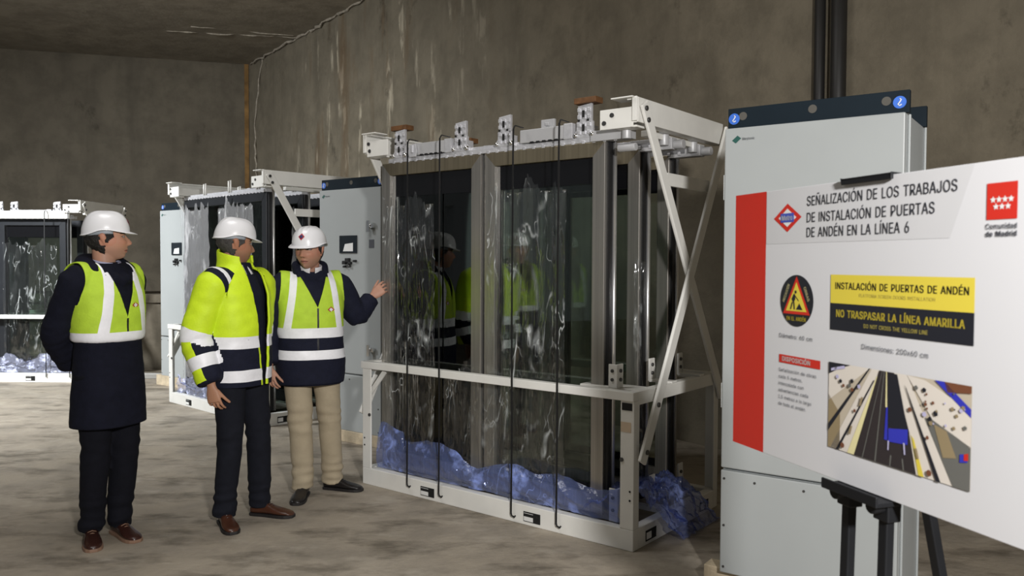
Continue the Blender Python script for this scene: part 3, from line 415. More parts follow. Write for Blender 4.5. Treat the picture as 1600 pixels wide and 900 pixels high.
    # bent clamp plates that hold the door edges
    for y, dz in ((0.10, 0), (0.47, 0), (0.84, 0)):
        for z0, hh in ((zm, 0.135), (h, 0.19)):
            x0 = -0.16 if z0 > 0.5 else -0.15
            mb = MB(); bx(mb, (x0-0.0, y-0.03, z0), (x0+0.012, y+0.035, z0+hh))
            bx(mb, (x0+0.012, y-0.03, z0), (-0.0, y+0.035, z0+0.012)) if y > 0.2 else bx(mb, (x0-0.045, y-0.035, z0), (x0+0.012, y-0.028, z0+hh))
            o = mb.build('clamp_plate', W, t, 0.004)
            for q in (0.35, 0.72):
                MB().disc(P(x0+0.012, y, z0+hh*q), 0.011, (1, 0, 0), 0, 8, 0.008).build('bolt', MT['bolt'], o)
                if y < 0.2: MB().disc(P(x0-0.018, y-0.035, z0+hh*q), 0.010, (0, -1, 0), 0, 8, 0.006).build('bolt', MT['bolt'], o)
    for y in (0.47, 0.84): beam((-L+0.06, y-0.02, 0.09), (-0.06, y+0.03, h), 'base_crossbar')
    return t

def make_door(fr, cx, y, z0, wd, ht, label, frame='steel', tk=0.09, band=True, group=None, top='bronze'):
    """one framed glass platform door leaf"""
    t = thing('glass_platform_door', label, 'door', fr, (cx, y+tk/2, z0), 0, group)
    F = MT[frame]; a, b = -wd/2, wd/2; f0, f1 = -tk/2, tk/2; st = 0.085
    for x0, x1, n in ((a, a+st, 'stile'), (b-st, b, 'stile')):
        mb = MB().box((x0, f0, 0), (x1, f1, ht)); o = mb.build(n, F, t, 0.004)
        e = x0 if n == 'stile' and x0 == a else x1
    mb = MB(); mb.prism([(a+0.002, ht), (b-0.002, ht), (b-st, ht-st), (a+st, ht-st)], 'y', f0-0.002, f1+0.002); mb.build('top_rail', MT[top], t, 0.002)
    mb = MB().box((a+st, f0, 0), (b-st, f1, 0.11)); mb.build('bottom_rail', F, t, 0.003)
    mb = MB().box((a+st, -0.006, 0.11), (b-st, 0.006, ht-st)); mb.build('pane', MT['glass'], t)
    if band:
        mb = MB().box((a+st, -0.016, ht-st-0.15), (b-st, -0.0065, ht-st)); mb.box((a+st, -0.016, 0.11), (b-st, -0.0065, 0.16)); mb.box((a+st, -0.014, 0.16), (a+st+0.02, -0.0065, ht-st-0.15)); mb.build('black_border', MT['blackband'], t)
    MB().box((b, f0+0.018, 0.0), (b+0.022, f1-0.03, ht)).build('rubber_seal', MT['black'], t); MB().box((a-0.02, f0+0.02, 0), (a, f1-0.02, ht)).build('rubber_seal', MT['black'], t)
    mb = MB().tube([(b+0.028, f1-0.028, 0), (b+0.028, f1-0.028, ht+0.02)], 0.013, 10); mb.build('edge_rod', MT['steel_b'], t)
    return t

def make_header(fr, L, y, z, label, plates=(), covers=(), blocks=(), small=(), group=None, loops=False):
    """drive header lying along the door tops: rail, covers, cast brackets, packing blocks"""
    t = thing('door_header', label, 'header', fr, (-L/2, y, z), 0, group); ox = L/2
    mb = MB().box((-L+0.14+ox, -0.02, 0), (-0.16+ox, 0.06, 0.03)); mb.box((-L+0.2+ox, 0.0, 0.03), (-0.2+ox, 0.05, 0.05))
    for i in range(26):
        x = -L+0.2+ox+(L-0.4)*i/25; mb.box((x-0.012, -0.026, -0.006), (x+0.008, -0.02, 0.014))
    mb.build('header_rail', MT['alu'], t, 0.002)
    for x0, x1 in covers:
        mb = MB().box((x0+ox, -0.03, 0.035), (x1+ox, 0.055, 0.115)); o = mb.build('cover', MT['alu_grey'], t, 0.004)
        for i in range(5): MB().box((x0+ox+0.08+i*0.045, -0.032, 0.028), (x0+ox+0.105+i*0.045, -0.02, 0.04)).build('clip', MT['black'], o)
        mb = MB().box((x1+ox-0.012, -0.034, 0.03), (x1+ox+0.05, 0.05, 0.122)); mb.build('end_cap', MT['alu'], o, 0.003)
    for x in plates:
        mb = MB(); x += ox
        mb.prism([(x-0.062, 0.03), (x-0.07, 0.06), (x-0.056, 0.075), (x-0.056, 0.12), (x-0.046, 0.13), (x-0.046, 0.215), (x+0.046, 0.225), (x+0.046, 0.13), (x+0.055, 0.12), (x+0.055, 0.075), (x+0.07, 0.055), (x+0.066, 0.03)], 'y', -0.022, 0.0)
        for dx in (-0.035, 0.0, 0.033):
            for zz in (0.06, 0.105, 0.15, 0.19):
                mb.cbox((x+dx, -0.026, zz), (0.018, 0.012, 0.022))
        mb.box((x-0.05, 0.0, 0.03), (x+0.05, 0.05, 0.10))
        o = mb.build('cast_bracket', MT['alu'], t, 0.002)
        for zz in (0.085, 0.165): MB().cbox((x, -0.0335, zz), (0.014, 0.006, 0.04)).build('slot', MT['hole'], o)
        for dx in (-0.045, 0.045): MB().cbox((x+dx*0.7, -0.034, 0.128), (0.012, 0.006, 0.012)).build('hole', MT['hole'], o)
        for q, r in ((-0.055, 0.014), (0.06, 0.016)): MB().sphere((x+q, -0.03, 0.045), r).build('roller', MT['chrome'], o)
    for x, dz, dy, w in blocks:
        mb = MB().box((x+ox-w/2, dy-0.035, dz), (x+ox+w/2, dy+0.045, dz+0.034)); mb.build('packing_block', MT['brownwood'], t, 0.003)
    for x, dy in small:
        mb = MB().box((x+ox-0.05, dy, 0.0), (x+ox+0.05, dy+0.02, 0.175)); mb.cbox((x+ox, dy-0.004, 0.145), (0.03, 0.01, 0.02)); mb.build('small_bracket', MT['alu_grey'], t, 0.003)
    if loops:
        for x in loops:
            mb = MB(); x += ox
            mb.tube([(x-0.022, -0.01, 0.03), (x-0.022, -0.01, 0.15), (x+0.022, -0.01, 0.155), (x+0.022, -0.01, 0.03)], 0.008, 6); mb.build('hoop', MT['white'], t)
    return t

def strap(fr, x, ztop, y, zend, label, hook=True):
    mb = MB(); pts = [(0.0, 0.10, ztop-zend), (0, 0.02, ztop-zend+0.004), (0.004, -0.0, ztop-zend-0.02)]
    n = 8
    for i in range(1, n+1): pts.append((math.sin(i*1.3)*0.002, -0.001, (ztop-zend-0.02)*(1-i/n)))
    for a, b in zip(pts, pts[1:]): mb.bar(a, b, 0.011, 0.004, (0, 1, 0))
    if hook: mb.tube([(0, -0.003, 0.012), (0.006, -0.004, -0.006), (0.028, -0.004, -0.012), (0.034, -0.004, -0.002)], 0.0055, 6)
    o = mb.build('lashing_strap', MT['black']); place(o, fr, (x, y, zend)); tag(o, label, 'strap', 'black straps over the nearest door rack'); return o

def hash2(i, j): return noise.noise(Vector((i*0.71+3.3, j*0.57+1.7, 0.5)))
def fold(u, v, seed, fx, fz): return noise.fractal(Vector((u*fx+seed, v*fz, seed*0.37)), 0.7, 2.1, 4)
def sheet(name, fr, loc, fn, nu, nv, M, label, cat, group=None):
    o = MB().grid(fn, nu, nv).build(name, M); place(o, fr, loc); tag(o, label, cat, group)
    return o

TH = 0.9013-PI/2
R1 = Frame(0.6661, 4.371, TH); L1, D1, H1 = 2.2035, 1.089, 2.478
make_rack(R1, L1, D1, H1, 'largest white steel shipping rack, nearest the camera, holding stainless glass doors')
for i, (y, nm) in enumerate(((0.12, 'front'), (0.52, 'middle'), (0.90, 'rear'))):
    lab = {'front': ('left stainless framed glass door in the front row of the nearest rack', 'right stainless framed glass door in the front row of the nearest rack'),
           'middle': ('left glass door in the middle row of the nearest rack', 'right glass door in the middle row of the nearest rack, its edge showing behind the front door'),
           'rear': ('left glass door in the hindmost row of the nearest rack', 'right glass door in the hindmost row of the nearest rack, seen past the crossed bars')}[nm]
    make_door(R1, -1.666, y, 0.125, 0.93, 2.15, lab[0], group='glass doors in the nearest rack')
    make_door(R1, -0.722, y, 0.125, 0.90, 2.15, lab[1], group='glass doors in the nearest rack')
make_header(R1, L1, 0.14, 2.277, 'silver door header with cast brackets on top of the front doors in the nearest rack', (-1.945, -1.377, -1.007, -0.412), ((-1.82, -1.50), (-0.88, -0.54)), ((-1.97, 0.225, 0.02, 0.15), (-1.62, 0.135, 0.3, 0.16), (-0.40, 0.225, -0.005, 0.15)), ((-0.713, 0.03),), 'door headers in the nearest rack')
for y, nm in ((0.54, 'middle'), (0.92, 'rear')):
    h = make_header(R1, L1, y, 2.277, 'silver door header on the %s doors of the nearest rack' % nm, (), ((-1.8, -1.5),), (), (), 'door headers in the nearest rack')
    mb = MB().box((L1/2-0.34, -0.02, -0.02), (L1/2-0.06, 0.05, 0.05)); mb.cyl((L1/2-0.10, -0.04, 0.0), (L1/2-0.10, -0.04, 0.085), 0.03); mb.cyl((L1/2-0.06, 0.02, 0.01), (L1/2+0.0, 0.02, 0.01), 0.028); mb.build('drive_unit', MT['alu_grey'], h, 0.003)
mb = MB().box((-0.36, 0.10, 2.275), (-0.10, 0.17, 2.335)); mb.cyl((-0.12, 0.10, 2.27), (-0.12, 0.10, 2.35), 0.028); mb.cyl((-0.16, 0.085, 2.22), (-0.05, 0.085, 2.22), 0.022)
o = mb.build('drive_unit', MT['alu_grey'], bevel=0.003); place(o, R1); tag(o, 'grey drive motor at the right end of the front door header', 'motor')
mb = MB().prism([(-0.03, 0), (0.03, 0), (0.04, 0.03), (0.03, 0.085), (-0.03, 0.085), (-0.04, 0.03)], 'y', -0.012, 0.0); mb.cbox((0, -0.015, 0.055), (0.016, 0.01, 0.05)); o = mb.build('rail_clamp', MT['alu'], bevel=0.002); place(o, R1, (-1.80, 0.105, 2.30)); tag(o, 'silver clamp beside the first packing block on the front header', 'clamp')
for x, zt, ze, lab in ((-1.735, 2.40, 0.075, 'leftmost of the four black straps down the front of the nearest rack'), (-1.44, 2.40, 0.06, 'second from left of the four black straps on the nearest rack'), (-0.835, 2.40, 0.05, 'third from left of the four black straps on the nearest rack'), (-0.50, 2.40, 0.055, 'rightmost of the four black straps down the front of the nearest rack')):
    strap(R1, x, zt, -0.016, ze, lab)
# clear film hanging over the door faces, pulled into folds
def film_fn(x0, x1, z0, z1, seed, amp=0.022, flare=0.0):
    def f(u, v):
        x = x0+(x1-x0)*u; z = z0+(z1-z0)*v
        d = fold(u*(x1-x0), v*(z1-z0), seed, 9.0, 1.4)*amp
        e = max(0, 0.30-v); d += fold(u*(x1-x0)+v*1.5, v, seed+5, 6.0, 5.0)*amp*e*2
        z += 0.03*fold(u*(x1-x0), 0, seed+9, 5, 0)*(1-v)+0.12*(v > 0.999)*fold(u, 1, seed+2, 6, 0)
        return Vector((x, -0.018+max(-0.03, min(0.026, d))-flare*e, z))
    return f
sheet('plastic_film', R1, (-1.665, 0.085, 0.16), film_fn(-0.40, 0.10, 0, 1.82, 2.0), 90, 160, MT['film'], 'crumpled clear plastic film over the left door of the nearest rack', 'plastic film', 'clear films on the nearest rack')
sheet('plastic_film', R1, (-0.72, 0.085, 0.16), film_fn(-0.38, 0.22, 0, 1.86, 7.0), 110, 160, MT['film'], 'crumpled clear plastic film over the right door of the nearest rack', 'plastic film', 'clear films on the nearest rack')
sheet('plastic_film', R1, (-1.19, 0.085, 0.16), film_fn(-0.30, 0.28, 0, 0.72, 4.4, 0.03), 90, 90, MT['film'], 'loose clear plastic film low between the two front doors of the nearest rack', 'plastic film', 'clear films on the nearest rack')
sheet('plastic_film', R1, (-0.19, 0.40, 0.30), film_fn(-0.03, 0.03, 0, 1.3, 9.1, 0.03), 14, 120, MT['film'], 'narrow clear plastic strip hanging at the open end of the nearest rack', 'plastic film', 'clear films on the nearest rack')
# blue sheet bunched along the base
def blue_fn(u, v):
    x = -2.09+1.98*u; n = noise.noise(Vector((u*7.0, v*0.6, 3.0))); n2 = noise.noise(Vector((u*16+v*2.5, v*2.2-u*3, 8.0)))+0.35*noise.noise(Vector((u*42+v*6, v*5, 1.0)))
    prof = 0.235-0.07*u+0.07*n+(0.05 if u < 0.12 else 0)-0.06*math.exp(-((u-0.45)/0.06)**2)
    z = 0.128+prof*v+0.012*n2*v
    y = 0.045+0.03*math.sin(v*PI*1.0)*(-1)+0.018*n2+0.022*v+0.014*n
    return Vector((x, max(0.014, min(0.098, y)), max(0.121, z)))
sheet('blue_plastic_sheet', R1, (0, 0, 0), blue_fn, 220, 26, MT['bluefilm'], 'blue plastic sheeting bunched along the front base of the nearest rack', 'plastic sheet')
def spill_fn(u, v):
    # from behind the right post out over the end beam and down to the floor
    y = 0.14+0.55*u+0.08*fold(u, v, 1.2, 4, 3); s = v
    if s < 0.6: x = -0.42+0.42*s/0.6+0.03; z = 0.14+0.17*math.sin(s/0.6*PI*0.8)*(1-0.3*u)+0.05*fold(u*2, s*2, 5.5, 4, 4)
    else:
        q = (s-0.6)/0.4; x = 0.035+0.10*q+0.02*fold(u*3, s*2, 2.2, 4, 4); z = 0.19*(1-q)*(1-0.25*q)+0.012+(0.08*(1-u))*(1-q)
        y += 0.15*q
    return Vector((x, y, max(0.008 if s >= 0.6 else 0.125, z+0.018*fold(u*3, s*3, 6.6, 5, 5)*(1 if s < 0.97 else 0))))
sheet('blue_plastic_sheet', R1, (0, 0, 0), spill_fn, 60, 60, MT['bluefilm'], 'blue plastic sheeting spilling over the right end of the nearest rack', 'plastic sheet')

# second rack, behind the two men on the right
R2 = Frame(-2.354, 7.66, math.radians(-42.9)); L2, D2 = 2.04, 1.089
make_rack(R2, L2, D2, 2.45, 'white shipping rack in the middle distance, behind the hi-vis jacket', 0.876, False)
for y, lab in ((0.12, 'wide dark framed glass door at the front of the middle rack'), (0.52, 'dark framed glass door second in the middle rack'), (0.90, 'dark framed glass door hindmost in the middle rack')):
    make_door(R2, -L2/2, y, 0.125, L2-0.30, 2.13, lab, 'dark', 0.09, False, 'dark glass doors in the middle rack', 'dark')
    make_header(R2, L2, y+0.02, 2.257, lab.replace('wide dark framed glass door', 'white header rail with hoops').replace('dark framed glass door', 'white header rail'), (), ((-1.5, -1.2),) if y > 0.3 else (), (), (), 'header rails on the middle rack', (-1.42, -0.88, -0.32))
sheet('plastic_film', R2, (-1.48, 0.085, 0.3), film_fn(-0.36, 0.26, 0, 1.85, 3.3, 0.03), 60, 90, MT['silver'], 'silvery crumpled plastic film on the left of the middle rack door', 'plastic film', 'films on the middle rack')
sheet('plastic_film', R2, (-0.66, 0.085, 0.3), film_fn(-0.34, 0.34, 0, 1.85, 5.1, 0.02), 60, 90, MT['silver'], 'pale plastic film on the right of the middle rack door', 'plastic film', 'films on the middle rack')
sheet('plastic_film', R2, (-0.10, 0.40, 0.35), film_fn(-0.03, 0.03, 0, 1.75, 6.1, 0.03), 14, 90, MT['silver'], 'narrow hanging plastic film at the open end of the middle rack', 'plastic film', 'films on the middle rack')
def blue2(w, seed):
    def f(u, v):
        n = fold(u*w, v, seed, 4.0, 3.0)
        return Vector((-w+w*u, max(0.014, min(0.098, 0.05+0.03*fold(u*w, v, seed+3, 11, 5))), 0.122+(0.20+0.08*n)*v))
    return f
sheet('blue_plastic_sheet', R2, (-0.12, 0, 0), blue2(1.8, 4.0), 120, 16, MT['paleblue'], 'pale blue plastic sheeting in the base of the middle rack', 'plastic sheet')

# third rack at the far left
R3 = Frame(-5.56, 10.44, math.radians(-2.0)); L3 = 2.20
make_rack(R3, L3, 1.05, 2.36, 'white shipping rack at the far left, cut by the picture edge', 0.876, False)
for y, cx, lab in ((0.12, -1.66, 'left dark glass door at the front of the far left rack'), (0.12, -0.72, 'right dark glass door at the front of the far left rack'), (0.52, -1.66, 'left dark glass door behind in the far left rack'), (0.52, -0.72, 'right dark glass door behind in the far left rack')):
    make_door(R3, cx, y, 0.125, 0.90, 2.0, lab, 'dark', 0.09, True, 'dark glass doors in the far left rack', 'dark')
make_header(R3, L3, 0.14, 2.127, 'white door header with cast brackets on the far left rack', (-1.55, -1.33, -1.15, -0.95, -0.38), ((-1.95, -1.65), (-0.9, -0.5)), (), (), None)
mb = MB().box((-1.9, -0.028, 0.0), (-0.1, -0.0, 0.10)); o = mb.build('header_panel', MT['white'], bevel=0.003); place(o, R3, (-0.08, 0.07, 2.125)); tag(o, 'long white header panel under the brackets of the far left rack', 'panel')
for cx, s in ((-1.66, 1.0), (-0.72, 6.0)):
    sheet('plastic_film', R3, (cx, 0.085, 0.2), film_fn(-0.36, 0.36, 0, 1.6, s, 0.025), 50, 70, MT['film'], 'clear plastic film on the %s front door of the far left rack' % ('left' if cx < -1 else 'right'), 'plastic film', 'films on the far left rack')
sheet('blue_plastic_sheet', R3, (-0.12, 0, 0), blue2(1.95, 7.0), 120, 12, MT['paleblue'], 'pale blue plastic sheeting in the base of the far left rack', 'plastic sheet')
for x, lab in ((-0.47, 'left black strap on the far left rack'), (-0.16, 'right black strap on the far left rack')): 
    o = strap(R3, x, 2.22, -0.016, 0.07, lab, False); o['group'] = 'black straps over the far left rack'

# ------------------------------------------------------------------ control cabinets
def make_cabinet(fr, label, front, W=0.778, D=0.50, zb=0.10, zs=0.60, zt=2.215, sf=1.0):
    t = thing('control_cabinet', label, 'cabinet', fr, (W/2, D/2, zb)); ox, oy = -W/2, -D/2
    def P(x, y, z): return (x+ox, y+oy, z-zb)
    mb = MB(); r = 0.012
    mb.box(P(0.0, 0.03, zb), P(W, D, zt)); mb.build('body', MT['cabside'], t, 0.006)
    mb = MB().box(P(0.0, 0.0, zs+0.006), P(W-0.0, 0.028, zt)); d = mb.build('door', MT['cab'], t, 0.006)
    mb = MB().box(P(0.0, 0.0, zb), P(W-0.0, 0.028, zs-0.006)); k = mb.build('lower_panel', MT['cab'], t, 0.005)
    for x, z in [(x, zs-0.045) for x in (0.018, 0.165, W/2, W-0.17, W-0.03)]+[(x, z) for z in (zb+0.03, 0.33) for x in (0.018, W-0.03)]:
        MB().disc(P(x, 0, z), 0.006, (0, -1, 0), 0, 8, 0.003).build('screw', MT['bolt'], k)
    # upright edge profiles on the right side
    for y in (0.075, D-0.02):
        mb = MB().box(P(W, y-0.008, zb), P(W+0.010, y+0.008, zt)); mb.build('corner_profile', MT['cab'], t, 0.003)
    mb = MB().box(P(W, 0.19, 1.60), P(W+0.006, 0.33, 1.98))
    for i in range(14): mb.box(P(W+0.005, 0.21, 1.63+i*0.024), P(W+0.009, 0.31, 1.642+i*0.024), 1)
    mb.build('side_vent', [MT['cabside'], MT['hole']], t)
    # lifting rails
    for y0 in (0.02, D-0.05):
        mb = MB().box(P(0.008, y0, zt), P(W+0.012, y0+0.03, zt+0.095)); rl = mb.build('lifting_rail', MT['navyplinth'], t, 0.002)
        for x in (0.08, 0.396, 0.70): MB().disc(P(x, y0, zt+0.055), 0.019, (0, -1, 0), 0, 18, 0.002).build('hole', MT['holeg'], rl)
        if y0 < 0.1:
            for x in (0.038, 0.752):
                mb = MB().disc(P(x, y0, zt+0.045), 0.026, (0, -1, 0), 0, 22, 0.003)
                c = Vector(P(x, y0-0.004, zt+0.045))
                mb.tube([c+Vector((0.0, 0, 0.016)), c+Vector((0.006, 0, 0.010)), c+Vector((0.0, 0, 0.0)), c+Vector((-0.007, 0, -0.008)), c+Vector((0.0, 0, -0.015)), c+Vector((0.008, 0, -0.009))], 0.0028, 6, 1)
                mb.build('lifting_sticker', [MT['blue_sticker'], MT['sticker']], rl)
    # emblem and maker's line
    mb = MB(); c = P(0.058, -0.0015, zt-0.055)
    mb.add([(c[0]-0.022, c[1], c[2]-0.004), (c[0]-0.004, c[1], c[2]-0.018), (c[0]+0.022, c[1], c[2]+0.004), (c[0]+0.004, c[1], c[2]+0.018)], [(0, 1, 2, 3)])
    add_text(mb, 'Merytronic', c[0]+0.027, c[0]+0.085, c[2]-0.005, 0.012, c[1], 1, 0.01)
    mb.build('maker_mark', [MT['logo'], MT['ink']], d)
    for z in (1.94, 0.95):
        mb = MB().box(P(-0.008, 0.01, z-0.06), P(0.0, 0.03, z+0.06)); mb.build('hinge', MT['white_edge'], t, 0.003)
    if front:
        mb = MB().box(P(0.275, -0.012, 1.655), P(0.495, 0.0, 1.81)); s = mb.build('control_screen', MT['screen'], d, 0.004)
        q = MB(); q.add([P(0.325, -0.0135, 1.672), P(0.452, -0.0135, 1.672), P(0.452, -0.0135, 1.745), P(0.35, -0.0135, 1.735)], [(0, 1, 2, 3)]); q.build('display', MT['sticker'], s)
        for x, z, a in ((0.345, 1.575, 0.05), (0.385, 1.595, 0.06), (0.415, 1.570, 0.036), (0.345, 1.540, 0.03), (0.475, 1.588, 0.032)): MB().cbox(P(x, -0.012, z), (a*0.8, 0.03, a*0.62)).build('push_button', MT['black'], d, 0.004)
        b = MB().cyl(P(0.40, -0.0, 1.545), P(0.40, -0.03, 1.545), 0.014); b.build('rotary_switch', MT['bolt'], d)
        for z in (1.885, 0.83):
            b = MB().cyl(P(0.665, 0, z), P(0.665, -0.035, z), 0.022); b.bar(P(0.665, -0.037, z-0.05), P(0.665, -0.037, z+0.045), 0.028, 0.012, (0, 1, 0)); b.cbox(P(0.70, -0.015, z), (0.03, 0.03, 0.03)); b.build('handle', MT['chrome'], d)
        b = MB().box(P(0.64, -0.003, 1.70), P(0.70, 0, 1.77)); b.build('sticker', MT['ink'], d)
    return t
def skid(fr, x0, x1, y0, y1, h, label):
    mb = MB().box((0, 0, 0), (x1-x0, y1-y0, h)); o = mb.build('timber_skid', MT['wood'], bevel=0.004); place(o, fr, (x0, y0, 0)); tag(o, label, 'timber', 'timber skids under the cabinets'); return o
B1 = Frame(1.0022, 3.8419, 0.9516-PI/2)
make_cabinet(B1, 'large light grey cabinet at the right, behind the information board', False)
skid(B1, -0.10, 0.74, 0.05, 0.15, 0.10, 'front timber skid under the large cabinet behind the board'); skid(B1, -0.06, 0.76, 0.36, 0.46, 0.10, 'rear timber skid under the large cabinet behind the board')
B2 = Frame(-1.73, 7.275, 0.93-PI/2)
make_cabinet(B2, 'light grey cabinet with a screen, just left of the nearest rack', True, zs=0.60)
skid(B2, 0.02, 0.778, -0.01, 0.10, 0.10, 'front timber skid under the cabinet left of the nearest rack'); skid(B2, 0.02, 0.74, 0.36, 0.46, 0.10, 'rear timber skid under the cabinet left of the nearest rack')
B3 = Frame(-4.46, 10.26, 0.93-PI/2)
make_cabinet(B3, 'farthest grey cabinet, half hidden by the middle rack', True, zb=0.13, zs=0.63)
skid(B3, -0.12, 0.74, 0.0, 0.12, 0.13, 'front timber skid under the farthest cabinet'); skid(B3, -0.1, 0.74, 0.36, 0.46, 0.13, 'rear timber skid under the farthest cabinet')
for i, (y, z, x1, lab) in enumerate(((10.98, 0.04, -4.85, 'upper of two steel bars lying left of the farthest cabinet'), (10.86, 0.04, -4.80, 'lower of two steel bars lying left of the farthest cabinet'))):
    mb = MB().box((0, 0, 0), (0.72, 0.07, 0.075)); o = mb.build('steel_bar', MT['pipe_l'] if i else MT['wall2'], bevel=0.01); o.location = (x1-0.5, y-0.06, 0.0); tag(o, lab, 'bar', 'bars on the floor by the ledge')

# ------------------------------------------------------------------ easel and information board
G = Frame(0.634, 2.3008, 0.3077-PI/2); ZB = 1.0719; BW, BH = 0.975, 0.70
white_board = mat('white_foam_board', (0.60, 0.60, 0.62), 0.42, 0, 0.01, 2)
inkm = {k: mat('print_'+k, c, 0.45, 0, 0.02, 3) for k, c in dict(red=(0.53, 0.024, 0.014), grey=(0.55, 0.55, 0.565), dark=(0.075, 0.08, 0.10), white=(0.68, 0.68, 0.68), blue=(0.05, 0.08, 0.40), yellow=(0.66, 0.54, 0.06), black=(0.012, 0.013, 0.02), olive=(0.45, 0.38, 0.08), beige=(0.48, 0.42, 0.33), pale=(0.66, 0.61, 0.55), tan=(0.27, 0.21, 0.12), pblue=(0.03, 0.035, 0.42), asphalt=(0.028, 0.022, 0.024), cream=(0.72, 0.66, 0.36), brown=(0.16, 0.06, 0.03), glassy=(0.13, 0.13, 0.12), lilac=(0.45, 0.43, 0.62)).items()}
bt = thing('information_board', 'white printed information board with a red strip, on a black easel', 'board', G, (BW/2, 0, ZB))
def U(u, z): return (u-BW/2, z)
mb = MB().box((-BW/2, 0, 0), (BW/2, 0.010, BH)); mb.build('panel', white_board, bt, 0.001)
class Print:
    def __init__(s, name): s.mb = MB(); s.name = name; s.mats = []
    def mi(s, c):
        if c not in s.mats: s.mats.append(c)
        return s.mats.index(c)
    def poly(s, pts, c, lay=1):
        a = sum(p[0]*q[1]-q[0]*p[1] for p, q in zip(pts, pts[1:]+pts[:1]))
        if a < 0: pts = pts[::-1]
        s.mb.add([(p[0]-BW/2, -0.0004*lay, p[1]) for p in pts], [list(range(len(pts)))], s.mi(c)); return s
    def rect(s, u0, z0, u1, z1, c, lay=1): return s.poly([(u0, z0), (u1, z0), (u1, z1), (u0, z1)], c, lay)
    def text(s, t, u0, u1, z, h, c, bold=0.0, lay=3, rot=0): add_text(s.mb, t, u0-BW/2, u1-BW/2, z, h, -0.0004*lay, s.mi(c), bold, 1.0, rot); return s
    def circ(s, c, r, col, lay, n=48): return s.poly([(c[0]+r*math.cos(2*PI*i/n), c[1]+r*math.sin(2*PI*i/n)) for i in range(n)], col, lay)
    def done(s, lab=None):
        o = s.mb.build(s.name, [inkm[c] for c in s.mats], bt)
        if lab: o['label'] = lab
        return o
Print('red_strip').rect(0.0005, 0.0, 0.145, BH, 'red').done('red strip down the left edge')
Print('title_text').poly([(0.146, 0.56), (0.745, 0.56), (0.80, BH-0.001), (0.146, BH-0.001)], 'grey', 1).text('SEÑALIZACIÓN DE LOS TRABAJOS', 0.3125, 0.7615, 0.651, 0.0235, 'dark', 0.006).text('DE INSTALACIÓN DE PUERTAS', 0.3125, 0.707, 0.6105, 0.0235, 'dark', 0.006).text('DE ANDÉN EN LA LÍNEA 6', 0.3125, 0.6415, 0.574, 0.0235, 'dark', 0.006).done()
p = Print('diamond_emblem'); c = (0.2355, 0.6255)
def dia(c, a, b): return [(c[0]-a, c[1]), (c[0], c[1]-b), (c[0]+a, c[1]), (c[0], c[1]+b)]
p.poly(dia(c, 0.0565, 0.0365), 'red', 2).poly(dia(c, 0.036, 0.0235), 'white', 3).rect(c[0]-0.027, c[1]-0.0115, c[0]+0.027, c[1]+0.0115, 'blue', 4).text('Metro', c[0]-0.022, c[0]+0.022, c[1]-0.006, 0.0125, 'white', 0.02, 5).done('red and blue diamond emblem beside the title')
p = Print('square_emblem'); p.rect(0.828, 0.591, 0.892, 0.6585, 'red', 2)
def star(p, c, r): p.poly([(c[0]+(r if i % 2 == 0 else r*0.48)*math.sin(PI*i/5), c[1]+(r if i % 2 == 0 else r*0.48)*math.cos(PI*i/5)) for i in range(10)], 'white', 3)
for u in (0.841, 0.8535, 0.866, 0.8785): star(p, (u+0.0005, 0.6275), 0.0066)
for u in (0.8475, 0.86, 0.8725): star(p, (u+0.0005, 0.6145), 0.0066)
p.text('Comunidad', 0.827, 0.892, 0.574, 0.0095, 'dark', 0.02).text('de Madrid', 0.827, 0.892, 0.560, 0.0095, 'dark', 0.03).done('red square with seven white stars')
p = Print('round_works_sign'); c = (0.2765, 0.4148); p.circ(c, 0.0652, 'black', 2)
p.poly([(c[0]-0.053, c[1]-0.034), (c[0]+0.053, c[1]-0.034), (c[0], c[1]+0.062)], 'red', 3).poly([(c[0]-0.041, c[1]-0.0265), (c[0]+0.041, c[1]-0.0265), (c[0], c[1]+0.047)], 'yellow', 4)
p.poly([(c[0]+0.0, c[1]-0.022), (c[0]+0.026, c[1]-0.022), (c[0]+0.013, c[1]-0.006)], 'black', 5)
p.poly([(c[0]-0.018, c[1]+0.004), (c[0]-0.011, c[1]-0.006), (c[0]-0.003, c[1]+0.003), (c[0]-0.004, c[1]+0.016), (c[0]-0.009, c[1]+0.018)], 'black', 5).circ((c[0]-0.002, c[1]+0.022), 0.0042, 'black', 5, 14)
p.poly([(c[0]-0.017, c[1]-0.004), (c[0]-0.012, c[1]-0.004), (c[0]-0.019, c[1]-0.022), (c[0]-0.024, c[1]-0.022)], 'black', 5).poly([(c[0]-0.011, c[1]-0.005), (c[0]-0.006, c[1]-0.003), (c[0]-0.004, c[1]-0.022), (c[0]-0.009, c[1]-0.022)], 'black', 5)
p.poly([(c[0]-0.006, c[1]+0.012), (c[0]+0.010, c[1]-0.001), (c[0]+0.011, c[1]+0.001), (c[0]-0.005, c[1]+0.015)], 'black', 5)
p.text('PRECAUCIÓN', c[0]-0.066, c[0]-0.016, c[1]+0.014, 0.0085, 'cream', 0.02, 4, -1.12).text('OBRAS', c[0]+0.021, c[0]+0.059, c[1]+0.014, 0.0085, 'cream', 0.02, 4, 1.12).text('EN EL ANDÉN', c[0]-0.038, c[0]+0.038, c[1]-0.0505, 0.0095, 'yellow', 0.025, 4)
p.done('round black sign with a roadworks triangle')
p = Print('notice_sample'); p.rect(0.403, 0.4160, 0.806, 0.483, 'yellow', 2).rect(0.403, 0.353, 0.806, 0.4160, 'black', 2)
